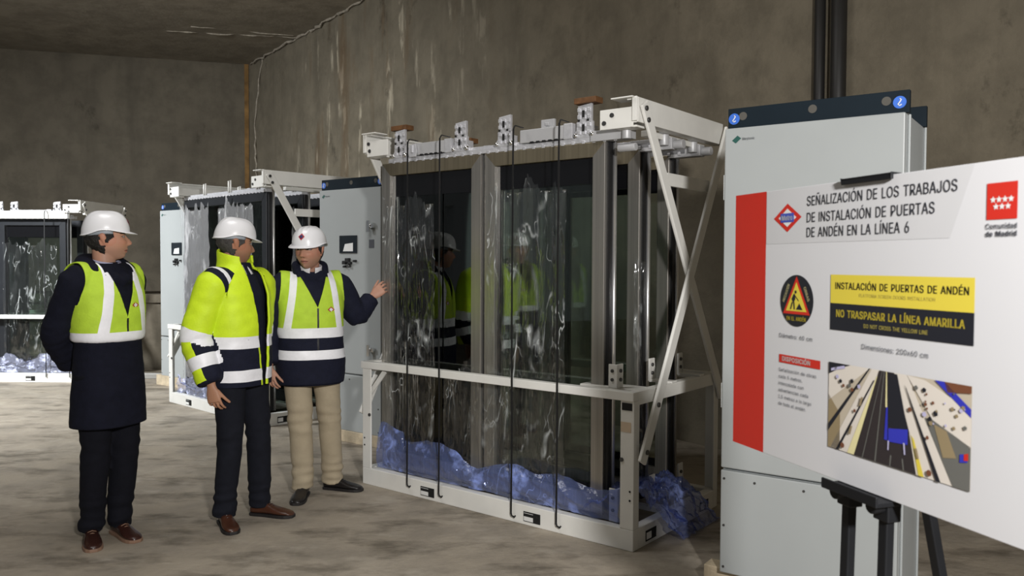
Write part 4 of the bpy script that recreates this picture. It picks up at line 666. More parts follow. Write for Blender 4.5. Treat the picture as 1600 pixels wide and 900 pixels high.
p.text('INSTALACIÓN DE PUERTAS DE ANDÉN', 0.4195, 0.7935, 0.4495, 0.0155, 'black', 0.018).text('PLATFORM SCREEN DOORS INSTALLATION', 0.4985, 0.713, 0.4335, 0.0075, 'olive', 0.0).text('NO TRASPASAR LA LÍNEA AMARILLA', 0.4235, 0.7855, 0.3845, 0.0165, 'yellow', 0.028).text('DO NOT CROSS THE YELLOW LINE', 0.5145, 0.6955, 0.365, 0.0085, 'olive', 0.0)
p.done('yellow and black notice sample')
Print('caption_text').text('Diámetro: 60 cm', 0.2095, 0.3405, 0.3175, 0.0105, 'dark').done(); Print('caption_text').text('Dimensiones: 200x60 cm', 0.5095, 0.6985, 0.317, 0.0115, 'dark').done()
p = Print('layout_text'); p.rect(0.2095, 0.2525, 0.3705, 0.2735, 'red', 2).text('DISPOSICIÓN', 0.2225, 0.3335, 0.2575, 0.0115, 'white', 0.03)
for i, (s, u1) in enumerate((('Señalización de obras', 0.357), ('cada 5 metros,', 0.304), ('intercalada con', 0.310), ('advertencias cada', 0.328), ('1,5 metros a lo largo', 0.340), ('de todo el andén.', 0.320))): p.text(s, 0.2095, u1, 0.2295-0.0176*i, 0.0085, 'dark')
p.done()
# printed photograph of a station: tracks between two platforms seen from above
p = Print('printed_photograph')
def q(a, b): return (0.4025+0.4025*a, 0.0735+0.2025*b)
def quad(c, lay, *pts): p.poly([q(*x) for x in pts], c, lay)
quad('beige', 2, (0, 0), (1, 0), (1, 1), (0, 1))
quad('pale', 3, (0, 0.55), (0.33, 1), (0, 1)); quad('tan', 3, (0, 0.0), (0.10, 0.0), (0.10, 0.42), (0.0, 0.62)); quad('black', 4, (0, 0.86), (0.10, 0.95), (0.18, 1.0), (0, 1.0)); quad('lilac', 5, (0.02, 0.90), (0.14, 0.955), (0.13, 0.985), (0.02, 0.93))
quad('black', 4, (0.0, 0.19), (0.0, 0.27), (0.325, 1.0), (0.335, 1.0)); quad('pale', 3, (0.02, 0.0), (0.345, 1), (0.40, 1), (0.22, 0.0)); quad('black', 4, (0.07, 0.0), (0.09, 0.0), (0.37, 0.88), (0.36, 0.88))
quad('cream', 4, (0.165, 0), (0.225, 0), (0.40, 0.93), (0.385, 0.93)); quad('asphalt', 5, (0.222, 0), (0.70, 0), (0.51, 1), (0.405, 1))
quad('glassy', 6, (0.285, 0), (0.292, 0), (0.43, 1), (0.427, 1)); quad('glassy', 6, (0.38, 0), (0.39, 0), (0.445, 1), (0.44, 1)); quad('cream', 6, (0.455, 0.62), (0.468, 0.62), (0.462, 1), (0.456, 1)); quad('glassy', 6, (0.49, 0), (0.498, 0), (0.505, 0.12), (0.495, 0.12)); quad('glassy', 6, (0.585, 0), (0.594, 0), (0.585, 0.12), (0.575, 0.12))
quad('black', 6, (0.47, 0.42), (0.615, 0.42), (0.535, 0.99), (0.475, 0.99)); quad('pblue', 7, (0.45, 0.27), (0.475, 0.27), (0.473, 0.62), (0.462, 0.62)); quad('pblue', 7, (0.48, 0.26), (0.615, 0.28), (0.615, 0.44), (0.48, 0.40)); quad('lilac', 8, (0.476, 0.17), (0.486, 0.17), (0.488, 0.27), (0.478, 0.27)); quad('lilac', 8, (0.593, 0.17), (0.603, 0.17), (0.597, 0.29), (0.585, 0.29))
quad('pale', 3, (0.51, 1), (0.60, 1), (0.90, 0), (0.70, 0)); quad('yellow', 6, (0.685, 0), (0.725, 0), (0.655, 0.36), (0.628, 0.40)); quad('pale', 6, (0.625, 0.40), (0.64, 0.40), (0.69, 0.0), (0.675, 0))
quad('black', 6, (0.80, 0), (0.83, 0), (0.60, 0.86), (0.585, 0.90)); quad('glassy', 4, (0.90, 0), (1, 0), (1, 0.42), (0.77, 0.60), (0.72, 0.60)); quad('tan', 5, (0.84, 0.25), (0.92, 0.28), (0.86, 0.52), (0.78, 0.56)); quad('pale', 4, (0.77, 0.60), (1, 0.40), (1, 0.76), (0.72, 0.98), (0.60, 1.0)); quad('pblue', 5, (0.78, 1), (0.84, 1), (1, 0.78), (1, 0.70)); quad('brown', 5, (0.84, 1), (1, 1), (1, 0.93), (0.86, 0.90)); quad('pblue', 6, (0.94, 0.25), (0.985, 0.27), (0.985, 0.35), (0.94, 0.33)); quad('red', 7, (0.965, 0.28), (0.99, 0.29), (0.99, 0.36), (0.965, 0.34))
random.seed(4)
for i in range(34):
    a, b = random.choice(((random.uniform(0.02, 0.28), random.uniform(0.70, 0.97)), (random.uniform(0.62, 0.97), random.uniform(0.55, 0.9)), (random.uniform(0.62, 0.97), random.uniform(0.55, 0.9)))); r = random.uniform(0.004, 0.012)
    p.poly([(q(a, b)[0]+r*0.55*math.cos(k*1.26+i), q(a, b)[1]+r*0.5*math.sin(k*1.26+i)) for k in range(5)], random.choice(('black', 'glassy', 'lilac', 'tan', 'brown')), 8)
for a, b in ((0.13, 0.07), (0.225, 0.5), (0.76, 0.06), (0.745, 0.41)): p.circ(q(a, b), 0.0065 if b < 0.2 else 0.004, 'brown', 9, 16)
for a, b in ((0.19, 0.27), (0.27, 0.62), (0.675, 0.22)): p.poly([q(a-0.012, b-0.05), q(a+0.004, b-0.05), q(a+0.02, b+0.05), q(a+0.004, b+0.05)] if a < 0.5 else [q(a+0.004, b-0.05), q(a+0.02, b-0.05), q(a+0.004, b+0.05), q(a-0.012, b+0.05)], 'tan', 9)
p.done('printed photograph of metro tracks between platforms')
# easel
eu = 0.519
ez = thing('display_easel', 'black metal easel holding the white information board', 'easel', G, (eu, 0.12, 0))
bp_ = MT['blackpaint']
mb = MB().bar((-0.058, -0.10, ZB-0.03), (-0.30, -0.12, 0.02), 0.026, 0.022, (0, 1, 0)); 
def eleg(a, b, name='leg', w=0.026):
    o = MB().bar(a, b, w, 0.022, (0, 1, 0) if abs(b[1]-a[1]) < 0.3 else (1, 0, 0)).build(name, bp_, ez, 0.003)
    MB().cbox((b[0], b[1], 0.012), (0.04, 0.035, 0.024)).build('rubber_foot', MT['black'], o, 0.004); return o
eleg((-0.058, -0.105, ZB-0.01), (-0.062, -0.125, 0.02)); eleg((0.058, -0.105, ZB-0.01), (0.062, -0.125, 0.02)); eleg((0.0, 0.03, ZB+0.1), (0.0, 0.30, 0.02))
for x in (-0.058, 0.058):
    mb = MB().cyl((x, -0.15, ZB-0.018), (x, -0.08, ZB-0.018), 0.017); mb.cbox((x, -0.105, ZB-0.03), (0.045, 0.036, 0.045)); mb.build('bracket_knob', bp_, ez, 0.003)
mb = MB().box((-0.088, -0.16, ZB-0.014), (0.088, -0.098, ZB-0.002)); mb.box((-0.088, -0.162, ZB-0.014), (0.088, -0.156, ZB+0.010)); mb.build('support_shelf', bp_, ez, 0.002)
mb = MB().box((-0.02, -0.102, ZB+0.0), (0.02, -0.08, ZB+BH+0.002)); mb.build('mast', bp_, ez, 0.002)
mb = MB().box((-0.075, -0.098, ZB+0.05), (0.075, -0.08, ZB+0.085)); mb.cbox((0, -0.03, ZB+0.07), (0.04, 0.12, 0.03)); mb.build('crossbar', bp_, ez, 0.002)
mb = MB().box((-0.078, -0.129, ZB+BH-0.010), (0.078, -0.122, ZB+BH+0.004)); mb.box((-0.078, -0.129, ZB+BH+0.001), (0.078, -0.10, ZB+BH+0.004)); mb.build('top_clip', bp_, ez, 0.002)
# ------------------------------------------------------------------ people
def smooth(a, b, x):
    t = max(0.0, min(1.0, (x-a)/(b-a))); return t*t*(3-2*t)
def gs(d2, s): return math.exp(-d2/(2*s*s))
def head_surface():
    """head centred on the origin, face towards -y, 0.236 high"""
    nu, nv = 88, 72; vs = []; fs = []
    for j in range(nv+1):
        th = PI*j/nv
        for i in range(nu):
            ph = 2*PI*i/nu; d = Vector((math.sin(th)*math.cos(ph), math.sin(th)*math.sin(ph), math.cos(th)))
            x, y, z = d.x*0.0765, d.y*0.099, d.z*0.118
            sq = 1+0.10*(abs(d.x*d.y)); x *= sq; y *= sq
            if y < 0 and z < 0: q_ = min(0.995, -d.z); y *= 1+((1-q_**3.0)**(1/3.0)/math.sqrt(1-q_*q_)-1)*(1-abs(d.x)/max(1e-6, math.hypot(d.x, d.y)))*smooth(0, -0.03, z)*smooth(-0.118, -0.108, z)
            t = smooth(-0.015, -0.115, z)
            x *= 1-0.16*t
            if y > 0: y *= 1-0.55*smooth(0.0, -0.10, z)
            else: y *= 1-0.02*t
            if y < 0:                                            # the face
                f = smooth(0.0, -0.05, y)
                y += -0.0010*0
                flat = gs(x*x, 0.05); y += 0.006*f*gs((z-0.055)**2, 0.05)
                nzp = smooth(0.024, -0.026, z)*(1-smooth(-0.030, -0.044, z))
                y -= f*0.024*nzp*gs(x*x, 0.0085+0.003*nzp)
                for s in (-1, 1):
                    y -= f*0.010*gs((x-s*0.0145)**2+(z+0.033)**2, 0.0062)
                    y += f*0.0135*gs((x-s*0.033)**2/1.9+(z-0.010)**2, 0.0115)
                    y -= f*0.0065*gs((x-s*0.036)**2/4+(z-0.031)**2, 0.0075)
                    y -= f*0.005*gs((x-s*0.047)**2+(z+0.022)**2, 0.018)
                    x += s*f*0.003*gs((abs(x)-0.055)**2+(z+0.02)**2, 0.02)
                y -= f*0.0075*gs(x*x/5+(z+0.0585)**2, 0.0052); y -= f*0.0085*gs(x*x/4+(z+0.0715)**2, 0.0060)
                y += f*0.0075*gs(x*x/22+(z+0.0650)**2, 0.0026); y += f*0.004*gs(x*x/6+(z+0.083)**2, 0.005)
                y -= f*0.010*gs(x*x/2.2+(z+0.098)**2, 0.0125)
            vs.append(Vector((x, y, z)))
    for j in range(nv):
        for i in range(nu): fs.append((j*nu+i, (j+1)*nu+i, (j+1)*nu+(i+1) % nu, j*nu+(i+1) % nu))
    return vs, fs
HEAD = head_surface()
def add_head(mb, M):
    vs, fs = HEAD; mb.add([M @ v for v in vs], fs, 0, True)
    e = MB()
    for s in (-1, 1):
        e.tube([(s*0.070, 0.006, -0.034), (s*0.076, 0.008, -0.02), (s*0.083, 0.016, 0.004), (s*0.084, 0.022, 0.022), (s*0.079, 0.018, 0.030)], [0.008, 0.012, 0.016, 0.016, 0.008], 12, ry=[0.005, 0.006, 0.006, 0.006, 0.005], ref=(0, 1, 0))
        e.sphere((s*0.0325, -0.0755, 0.010), 0.0125)
    mb.add([M @ v for v in e.v], e.f, 0, True)
def finger(mb, p, d, bendn, lens, r, curl):
    pts = [Vector(p)]; d = d.normalized(); ax = d.cross(bendn).normalized()
    for k, l in enumerate(lens):
        d = Matrix.Rotation(curl[k], 3, ax) @ d; pts.append(pts[-1]+d*l)
    P = []; R = []
    for i, q in enumerate(pts): P.append(q); R.append(r*(1.0-0.09*i))
    P.append(pts[-1]+d*r*0.7); R.append(r*0.45)
    mb.tube(P, R, 10)
def add_hand(mb, wrist, d, pn, side, curl=0.35, s=1.0, spread=0.10):
    """wrist point, direction of the fingers, palm normal, thumb side"""
    wrist = Vector(wrist); d = Vector(d).normalized(); pn = Vector(pn); pn = (pn-d*pn.dot(d)).normalized(); t = d.cross(pn)
    if t.dot(Vector(side)) < 0: t = -t
    mb.tube([wrist-d*0.03*s, wrist, wrist+d*0.035*s, wrist+d*0.07*s, wrist+d*0.094*s], [0.026*s, 0.027*s, 0.038*s, 0.043*s, 0.041*s], 16, ry=[0.021*s, 0.018*s, 0.0165*s, 0.0150*s, 0.0115*s], ref=t)
    for k, (o, l) in enumerate(((0.0325, 0.072), (0.0110, 0.080), (-0.0110, 0.075), (-0.0325, 0.060))):
        dd = (d+t*o/0.033*spread).normalized(); c = curl*(1+0.22*k)
        finger(mb, wrist+d*(0.086-0.004*abs(k-1))*s+t*o*s, dd, pn, [l*0.46*s, l*0.30*s, l*0.24*s], 0.0092*s if k < 3 else 0.0080*s, [c*0.7, c*1.1, c*0.8])
    finger(mb, wrist+d*0.030*s+t*0.028*s+pn*0.004, (d*0.86+t*0.42+pn*0.30), pn, [0.042*s, 0.032*s, 0.024*s], 0.0112*s, [0.0, 0.12, 0.22])
def remesh(mb, voxel, sm_it=4, name='m', keep=False):
    me = mb.mesh(name); o = bpy.data.objects.new(name, me); COL.objects.link(o)
    r = o.modifiers.new('r', 'REMESH'); r.mode = 'VOXEL'; r.voxel_size = voxel; r.use_smooth_shade = True
    if sm_it: s = o.modifiers.new('s', 'SMOOTH'); s.factor = 0.5; s.iterations = sm_it
    C.view_layer.update(); out = bpy.data.meshes.new_from_object(o.evaluated_get(C.evaluated_depsgraph_get()))
    bpy.data.objects.remove(o); bpy.data.meshes.remove(me); out.name = name
    out.polygons.foreach_set('use_smooth', [True]*len(out.polygons)); return out
def displace(me, fn):
    me.update(); ns = [v.normal.copy() for v in me.vertices]
    for v, n in zip(me.vertices, ns): v.co += n*fn(v.co)
    me.update()
def cut(me, planes=(), kill=None, matf=None, mats=(), thick=0.0):
    me.materials.clear()
    for M in mats: me.materials.append(M)
    bm = bmesh.new(); bm.from_mesh(me)
    for co, no in planes:
        bmesh.ops.bisect_plane(bm, geom=bm.verts[:]+bm.edges[:]+bm.faces[:], dist=1e-5, plane_co=Vector(co), plane_no=Vector(no))
    bm.normal_update()
    if kill:
        bmesh.ops.delete(bm, geom=[f for f in bm.faces if kill(f.calc_center_median(), f.normal)], context='FACES')
    if matf:
        for f in bm.faces: f.material_index = matf(f.calc_center_median(), f.normal)
    for f in bm.faces: f.smooth = True
    bm.to_mesh(me); bm.free()
    me.update(); return me
def link(me, name, parent, thick=0.0, off=1.0):
    o = bpy.data.objects.new(name, me); COL.objects.link(o); o.parent = parent
    if thick: s = o.modifiers.new('solid', 'SOLIDIFY'); s.thickness = thick; s.offset = off; s.use_rim = True
    return o
def skin_mat(name, col):
    M, nt, b = base(name); L = nt.links; a = nd(nt, 'ShaderNodeVertexColor'); a.layer_name = 'complexion'
    L.new(a.outputs[0], b.inputs['Base Color']); b.inputs['Roughness'].default_value = 0.52
    b.inputs['Subsurface Weight'].default_value = 0.06; b.inputs['Subsurface Radius'].default_value = (0.01, 0.004, 0.002); b.inputs['Specular IOR Level'].default_value = 0.35
    return M
CL = dict(
    navy=mat('navy_cloth', (0.0055, 0.0062, 0.014), 0.9, 0, 0.15, 30, 0.15, 120, 0.2), navy2=mat('navy_jacket_cloth', (0.0075, 0.009, 0.022), 0.85, 0, 0.15, 30, 0.15, 120, 0.25),
    lime=mat('lime_hivis_cloth', (0.46, 0.66, 0.045), 0.7, 0, 0.06, 20, 0.1, 90, 0.3), yellow=mat('yellow_hivis_cloth', (0.63, 0.84, 0.022), 0.6, 0, 0.05, 20, 0.1, 90, 0.35),
    reflect=mat('reflective_tape', (0.88, 0.88, 0.92), 0.45, 0, 0.03, 60), darknavy=mat('dark_navy_trousers', (0.0045, 0.0048, 0.0085), 0.9, 0, 0.12, 25, 0.1, 100, 0.2),
    slate=mat('dark_slate_trousers', (0.0085, 0.0095, 0.015), 0.9, 0, 0.12, 25, 0.1, 100, 0.2), khaki=mat('khaki_trousers', (0.40, 0.335, 0.235), 0.85, 0, 0.06, 14, 0.1, 100, 0.2),
    brown=mat('brown_leather', (0.060, 0.022, 0.012), 0.28, 0, 0.25, 14, 0.05, 60, 0.5), blackl=mat('black_leather', (0.012, 0.010, 0.010), 0.3, 0, 0.2, 14, 0.05, 60, 0.5), darkbrown=mat('dark_brown_leather', (0.032, 0.012, 0.009), 0.25, 0, 0.25, 14, 0.05, 60, 0.5),
    sole=mat('tan_rubber_sole', (0.22, 0.13, 0.085), 0.6), soleb=mat('black_sole', (0.012, 0.010, 0.010), 0.6), helmet=mat('white_helmet_shell', (0.80, 0.80, 0.82), 0.3, 0, 0.01, 5, coat=0.2),
    hairb=mat('black_hair', (0.010, 0.008, 0.007), 0.6, 0, 0.3, 60, 0.5, 160), hairg=mat('greying_hair', (0.055, 0.050, 0.046), 0.7, 0, 0.35, 60, 0.5, 160), shirt=mat('white_shirt', (0.72, 0.71, 0.75), 0.8), shirtl=mat('lilac_shirt', (0.36, 0.36, 0.50), 0.8),
    strapg=mat('grey_headband', (0.30, 0.33, 0.37), 0.5), zip=mat('zip_black', (0.008, 0.008, 0.010), 0.5), red=mat('emblem_red', (0.40, 0.015, 0.02), 0.5), eblue=mat('emblem_blue', (0.025, 0.03, 0.11), 0.5))

def ring_tube(mb, rings, n=40, ex=2.5):
    """stacked horizontal rings (z, rx, ry, cy)"""
    mb.tube([(0, r[3], r[0]) for r in rings], [r[1] for r in rings], n, ry=[r[2] for r in rings], ref=(1, 0, 0), ex=ex)
def limb(mb, pts, rads, n=18): 
    P = []; R = []
    for i in range(len(pts)-1):
        a, b = Vector(pts[i]), Vector(pts[i+1])
        k = 5
        for j in range(k): P.append(a.lerp(b, j/k)); R.append(rads[i]+(rads[i+1]-rads[i])*j/k)
    P.append(Vector(pts[-1])); R.append(rads[-1])
    Q = [P[0]]+[(P[i-1]+P[i]*2+P[i+1])/4 for i in range(1, len(P)-1)]+[P[-1]]
    mb.tube(Q, R, n)

class Person:
    def __init__(s, label, loc, face, scale, head, hyaw, hpitch, hsc=1.0):
        s.fr = Frame(loc[0], loc[1], face+PI/2); s.k = scale; s.label = label
        s.H = Matrix.Translation(Vector(head)) @ Matrix.Rotation(hyaw, 4, 'Z') @ Matrix.Rotation(hpitch, 4, 'X') @ Matrix.Scale(hsc, 4)
        s.head = Vector(head)
    def local(s, p):
        return Matrix.Rotation(-s.fr.r, 3, 'Z') @ (Vector(p)-s.fr.o)
    def body(s, arms, legs, hands, cols, eye):
        """arms: shoulder, elbow, wrist; legs: hip, knee, ankle; one continuous skin"""
        k = s.k; mb = MB()
        ring_tube(mb, [(z*k, rx*k, ry*k, cy*k) for z, rx, ry, cy in ((0.86, 0.10, 0.08, 0.0), (0.96, 0.145, 0.09, 0), (1.06, 0.135, 0.085, 0), (1.2, 0.15, 0.095, 0), (1.36, 0.155, 0.09, 0.0), (1.43, 0.12, 0.07, 0.01), (1.48, 0.06, 0.055, 0.015))])
        nb = Vector((0, 0.015*k, 1.42*k)); nt = s.H @ Vector((0, 0.020, -0.05)); limb(mb, [nb, nb.lerp(nt, 0.5), nt], [0.066*k, 0.057*k, 0.055*k], 24)
        for a in arms: limb(mb, a, [0.052, 0.042, 0.0265])
        for l in legs: limb(mb, l, [0.075, 0.052, 0.036]); mb.tube([Vector(l[2])+Vector((0, 0, 0.02)), Vector(l[2])-Vector((0, 0, 0.035))], [0.036, 0.042], 14)
        add_head(mb, s.H)
        for h in hands: add_hand(mb, **h)
        me = remesh(mb, 0.0042, 2, 'person')
        Hi = s.H.inverted(); at = me.color_attributes.new('complexion', 'FLOAT_COLOR', 'POINT')
        sk, brow, lip, shade = cols; vals = []
        for v in me.vertices:
            c = Vector(sk); p = Hi @ v.co
            if -0.14 < p.z < 0.13 and p.length < 0.16:
                x, y, z = p
                if y < 0.03:
                    c = c.lerp(Vector(shade), 0.55*smooth(-0.035, -0.075, z)*smooth(0.045, 0.0, y)*(1-0.4*gs(x*x/3+(z+0.05)**2, 0.01)))  # stubble tone over the jaw and chin
                    c = c.lerp(Vector((sk[0]*1.05, sk[1]*0.72, sk[2]*0.66)), 0.40*(gs((abs(x)-0.045)**2+(z+0.02)**2, 0.016)+gs(x*x+(z+0.028)**2, 0.012)) if y < -0.03 else 0)
                if y < -0.045:
                    lx = abs(x)
                    c = c.lerp(Vector(lip), 0.75*(1 if (lx/0.025)**2+((z+0.0650)/0.0095)**2 < 1 else 0))
                    if (lx/0.026)**2+((z+0.0648)/0.0020)**2 < 1: c = Vector((0.06, 0.02, 0.016))
                    if ((lx-0.035)/0.022)**2+((z-0.031+0.25*abs(lx-0.033))/0.0052)**2 < 1: c = Vector(brow)
                    ex = (lx-0.0325)/0.0145; ez = (z-0.0095)/0.0052
                    if ex*ex+ez*ez < 1.45: c = Vector((0.05, 0.028, 0.022))  # dark rim round the eye, lid shadow painted into the skin colour
                    if ex*ex+ez*ez < 0.85:
                        c = Vector((0.36, 0.32, 0.30)); gx = (x-math.copysign(0.0325, x)-eye)/0.0062
                        if gx*gx+((z-0.0105)/0.0066)**2 < 1: c = Vector((0.018, 0.011, 0.008))
                    for sx in (-1, 1):
                        if ((x-sx*0.008)/0.0042)**2+((z+0.0405)/0.0028)**2 < 1: c = c*0.3
                if abs(x) > 0.07 and -0.045 < z < 0.045: c = c.lerp(Vector((sk[0]*1.02, sk[1]*0.75, sk[2]*0.70)), 0.5)
            vals += [c.x, c.y, c.z, 1.0]
        at.data.foreach_set('color', vals)
        me.materials.append(skin_mat('skin', sk))
        o = bpy.data.objects.new('person', me); COL.objects.link(o); place(o, s.fr); tag(o, s.label, 'person'); s.o = o; s.arms = arms; s.legs = legs
        return o
    def hair(s, M, front=0.03, low=-0.075, bump=0.006):
        vs, fs = HEAD; mb = MB(); keep = []
        def ok(p):
            if p.z > 0.075: return True
            if p.y > 0.004+0.10*max(0, -p.z-0.0): 
                if abs(p.x) > 0.066 and -0.036 < p.z < 0.034 and p.y < 0.032: return False
                return p.z > low
            return p.y > -0.030 and p.z > -0.022+0.9*max(0, -p.y) or (p.z > 0.05+front*0 and p.y > -0.055)
        for f in fs:
            c = sum((vs[i] for i in f), Vector())/4
            if ok(c): keep.append(f)
        def bl(p): return p*(1.035)+Vector((0, 0.001, 0.0))+p.normalized()*bump*(0.5+0.5*noise.noise(p*70))
        mb.add([s.H @ bl(v) for v in vs], keep, 0, True); me = mb.mesh('hair'); me.materials.append(M)
        bm = bmesh.new(); bm.from_mesh(me); bmesh.ops.delete(bm, geom=[v for v in bm.verts if not v.link_faces], context='VERTS'); bm.to_mesh(me); bm.free()
        o = link(me, 'hair', s.o, 0.008, -1.0); return o
    def helmet(s, tilt=0.0, size=1.0, mark=True):
        H = s.H @ Matrix.Translation(Vector((0, 0.004, 0.040))) @ Matrix.Rotation(tilt, 4, 'X') @ Matrix.Scale(size, 4)
        mb = MB(); nu, nv = 56, 16; rx, ry, hz = 0.104, 0.121, 0.108
        def dome(i, j, inn=0.0):
            ph = 2*PI*i/nu; t = j/nv*PI/2; r = math.cos(t)**0.62; zz = math.sin(t)**1.05
            x = (rx-inn)*r*math.cos(ph); y = (ry-inn)*r*math.sin(ph); z = (hz-inn)*zz
            if not inn: z += 0.006*gs((abs(x)-0.030)**2, 0.006)*zz*(1 if abs(y) < 0.10 else 0.3)+0.006*gs(x*x, 0.010)*zz
            z -= 0.018*(1-zz)*smooth(0.02, 0.11, y)-0.010*(1-zz)*gs(y*y, 0.045)*smooth(0.07, 0.11, abs(x))
            return Vector((x, y, z))
        vs = [dome(i, j) for j in range(nv) for i in range(nu)]+[dome(0, nv)]
        fs = [(j*nu+i, j*nu+(i+1) % nu, (j+1)*nu+(i+1) % nu, (j+1)*nu+i) for j in range(nv-1) for i in range(nu)]
        fs += [((nv-1)*nu+i, (nv-1)*nu+(i+1) % nu, nv*nu) for i in range(nu)]
        # rim lip and peak, a ring outside the dome edge
        o0 = len(vs)
        for ring in (1, 2):
            for i in range(nu):
                ph = 2*PI*i/nu; e = dome(i, 0); f = max(0, -math.sin(ph)); ext = 0.006+0.036*smooth(0.25, 0.95, f)
                d = Vector((math.cos(ph)*0.8, math.sin(ph), 0)).normalized()
                vs.append(e+d*ext*(1 if ring == 1 else 0.96)+Vector((0, 0, -0.003-0.010*smooth(0.3, 1, f)-(0.006 if ring == 2 else 0))))
        for i in range(nu): n = (i+1) % nu; fs.append((i, o0+i, o0+n, n)); fs.append((o0+i, o0+nu+i, o0+nu+n, o0+n)); fs.append((o0+nu+i, i, n, o0+nu+n))
        mb.add([H @ v for v in vs], [f[::-1] for f in fs], 0, True); me = mb.mesh('hard_hat')
        bm = bmesh.new(); bm.from_mesh(me); bmesh.ops.recalc_face_normals(bm, faces=bm.faces[:]); bm.to_mesh(me); bm.free()
        me.materials.append(CL['helmet']); h = link(me, 'hard_hat', s.o, 0.003, -1.0); sd = h.modifiers.new('sub', 'SUBSURF'); sd.levels = 1; sd.render_levels = 1
        h['label'] = 'white hard hat with a short peak'
        b = MB()
        def hb(u, v):
            a = -0.35+(PI+0.7)*u; return H @ Vector((0.088*math.cos(a), 0.108*math.sin(a), 0.012-0.028*v-0.012*math.sin(max(0, min(PI, a)))*v))
        b.grid(hb, 30, 3); hbm = b.mesh('headband'); hbm.materials.append(CL['strapg']); link(hbm, 'headband', h, 0.003)
        if mark:
            e = MB()
            def pt(a, b_, lift): 
                base_ = dome(0, 0); ph = -PI/2+a; j = 0.34*nv+b_; t = j/nv*PI/2; r = math.cos(t)**0.62; zz = math.sin(t)**1.05
                n = Vector((math.cos(ph), math.sin(ph), 0.35)).normalized(); return H @ (Vector((rx*r*math.cos(ph), ry*r*math.sin(ph), hz*zz))+n*(0.003+lift))
            for sz, c, lf in ((1.0, 0, 0), (0.62, 1, 0.0007)):
                e.add([pt(0, -2.3*sz, lf), pt(0.21*sz, 0, lf), pt(0, 2.3*sz, lf), pt(-0.21*sz, 0, lf), pt(0, 0, lf+0.001)], [(0, 1, 4), (1, 2, 4), (2, 3, 4), (3, 0, 4)], c)
            e.build('emblem', [CL['red'], CL['eblue']], h)
        return h
    def trousers(s, M, hip, rads=(0.098, 0.074, 0.060), cuff=0.055):
        k = s.k; mb = MB(); ring_tube(mb, [(z*k, rx*k, ry*k, 0) for z, rx, ry in ((0.80, 0.15, 0.105), (0.88, 0.172, 0.118), (0.96, 0.172, 0.118), (1.05, 0.160, 0.110))])
        for l in s.legs:
            a = Vector(l[2]); e = Vector((a.x, a.y, cuff)); limb(mb, [l[0], l[1], a.lerp(Vector(l[1]), 0.25), e], [rads[0]*k, rads[1]*k, (rads[1]*0.4+rads[2]*0.6)*k, (rads[2]+0.004)*k], 24)
        me = remesh(mb, 0.0075, 3, 'trousers'); sd = len(s.label)
        kn = [Vector(l[1]) for l in s.legs]; an = [Vector(l[2]) for l in s.legs]
        def f(p):
            d = 0.007*noise.noise(Vector((p.x*7, p.y*7, p.z*5+sd)))
            low = smooth(0.34, 0.10, p.z); d += low*0.017*noise.noise(Vector((p.x*6, p.y*6+sd, p.z*26)))
            mid = gs((p.z-0.52*k)**2, 0.07); d += mid*0.014*noise.noise(Vector((p.x*8+sd, p.y*8, p.z*20)))
            top = smooth(0.62, 0.85, p.z); d += top*0.005*noise.noise(Vector((p.x*16, p.y*10, p.z*14+sd)))
            return d
        displace(me, f); me.materials.append(M); return link(me, 'trousers', s.o)
    def shoe(s, heel, yaw, M, Ms, L=0.292):
        """heel point and heading in the person's own axes"""
        S = Matrix.Translation(Vector((heel[0], heel[1], 0))) @ Matrix.Rotation(yaw, 4, 'Z')   # toe along -y
        st = ((0.0, 0.024, 0.060), (0.012, 0.033, 0.072), (0.05, 0.036, 0.082), (0.09, 0.036, 0.090), (0.13, 0.040, 0.076), (0.17, 0.046, 0.060), (0.21, 0.049, 0.050), (0.245, 0.046, 0.043), (0.272, 0.036, 0.036), (0.290, 0.016, 0.024))
        def sec(l, w, h, z0):
            r = []
            for i in range(16):
                a = 2*PI*i/16; c, q = math.cos(a), math.sin(a); c = math.copysign(abs(c)**0.75, c); q = math.copysign(abs(q)**0.75, q)
                r.append(S @ Vector((w*c*(1-0.25*max(0, q)), -l*L/0.292, z0+(h-z0)*(0.5+0.5*q))))
            return r
        rows = [sec(l, w, h, 0.014) for l, w, h in st]; mb = MB(); vs = [p for r in rows for p in r]; n = len(rows)
        fs = [(j*16+i, j*16+(i+1) % 16, (j+1)*16+(i+1) % 16, (j+1)*16+i) for j in range(n-1) for i in range(16)]+[tuple(range(16))[::-1], tuple((n-1)*16+i for i in range(16))]
        mb.add(vs, fs, 0, True); o = mb.build('shoe', M, s.o); sb = o.modifiers.new('sub', 'SUBSURF'); sb.levels = 1; sb.render_levels = 2
        m2 = MB(); out = [(w+0.003, -l*L/0.292) for l, w, h in st]; poly = [(w, y) for w, y in out]+[(-w, y) for w, y in out[::-1]]
        vs = [S @ Vector((x, y, z)) for z in (0.0, 0.018) for x, y in poly]; n = len(poly)
        m2.add(vs, [list(range(n)), list(range(n, 2*n))[::-1]]+[(i, n+i, n+(i+1) % n, (i+1) % n) for i in range(n)]); m2.build('sole', Ms, o, 0.002)
        m3 = MB()
        for q in range(3): y = -(0.118+0.018*q)*L/0.292; z = 0.083-0.009*q; m3.tube([S @ Vector((-0.022, y, z-0.006)), S @ Vector((0, y, z+0.002)), S @ Vector((0.022, y, z-0.006))], 0.0028, 6)
        m3.build('laces', Ms if M is not CL['brown'] else CL['darkbrown'], o); return o
    def torso(s, rings, mb=None):
        k = s.k; mb = mb or MB(); ring_tube(mb, [(z*k, rx*k, ry*k, cy*k) for z, rx, ry, cy in rings], 48, 2.3); return mb
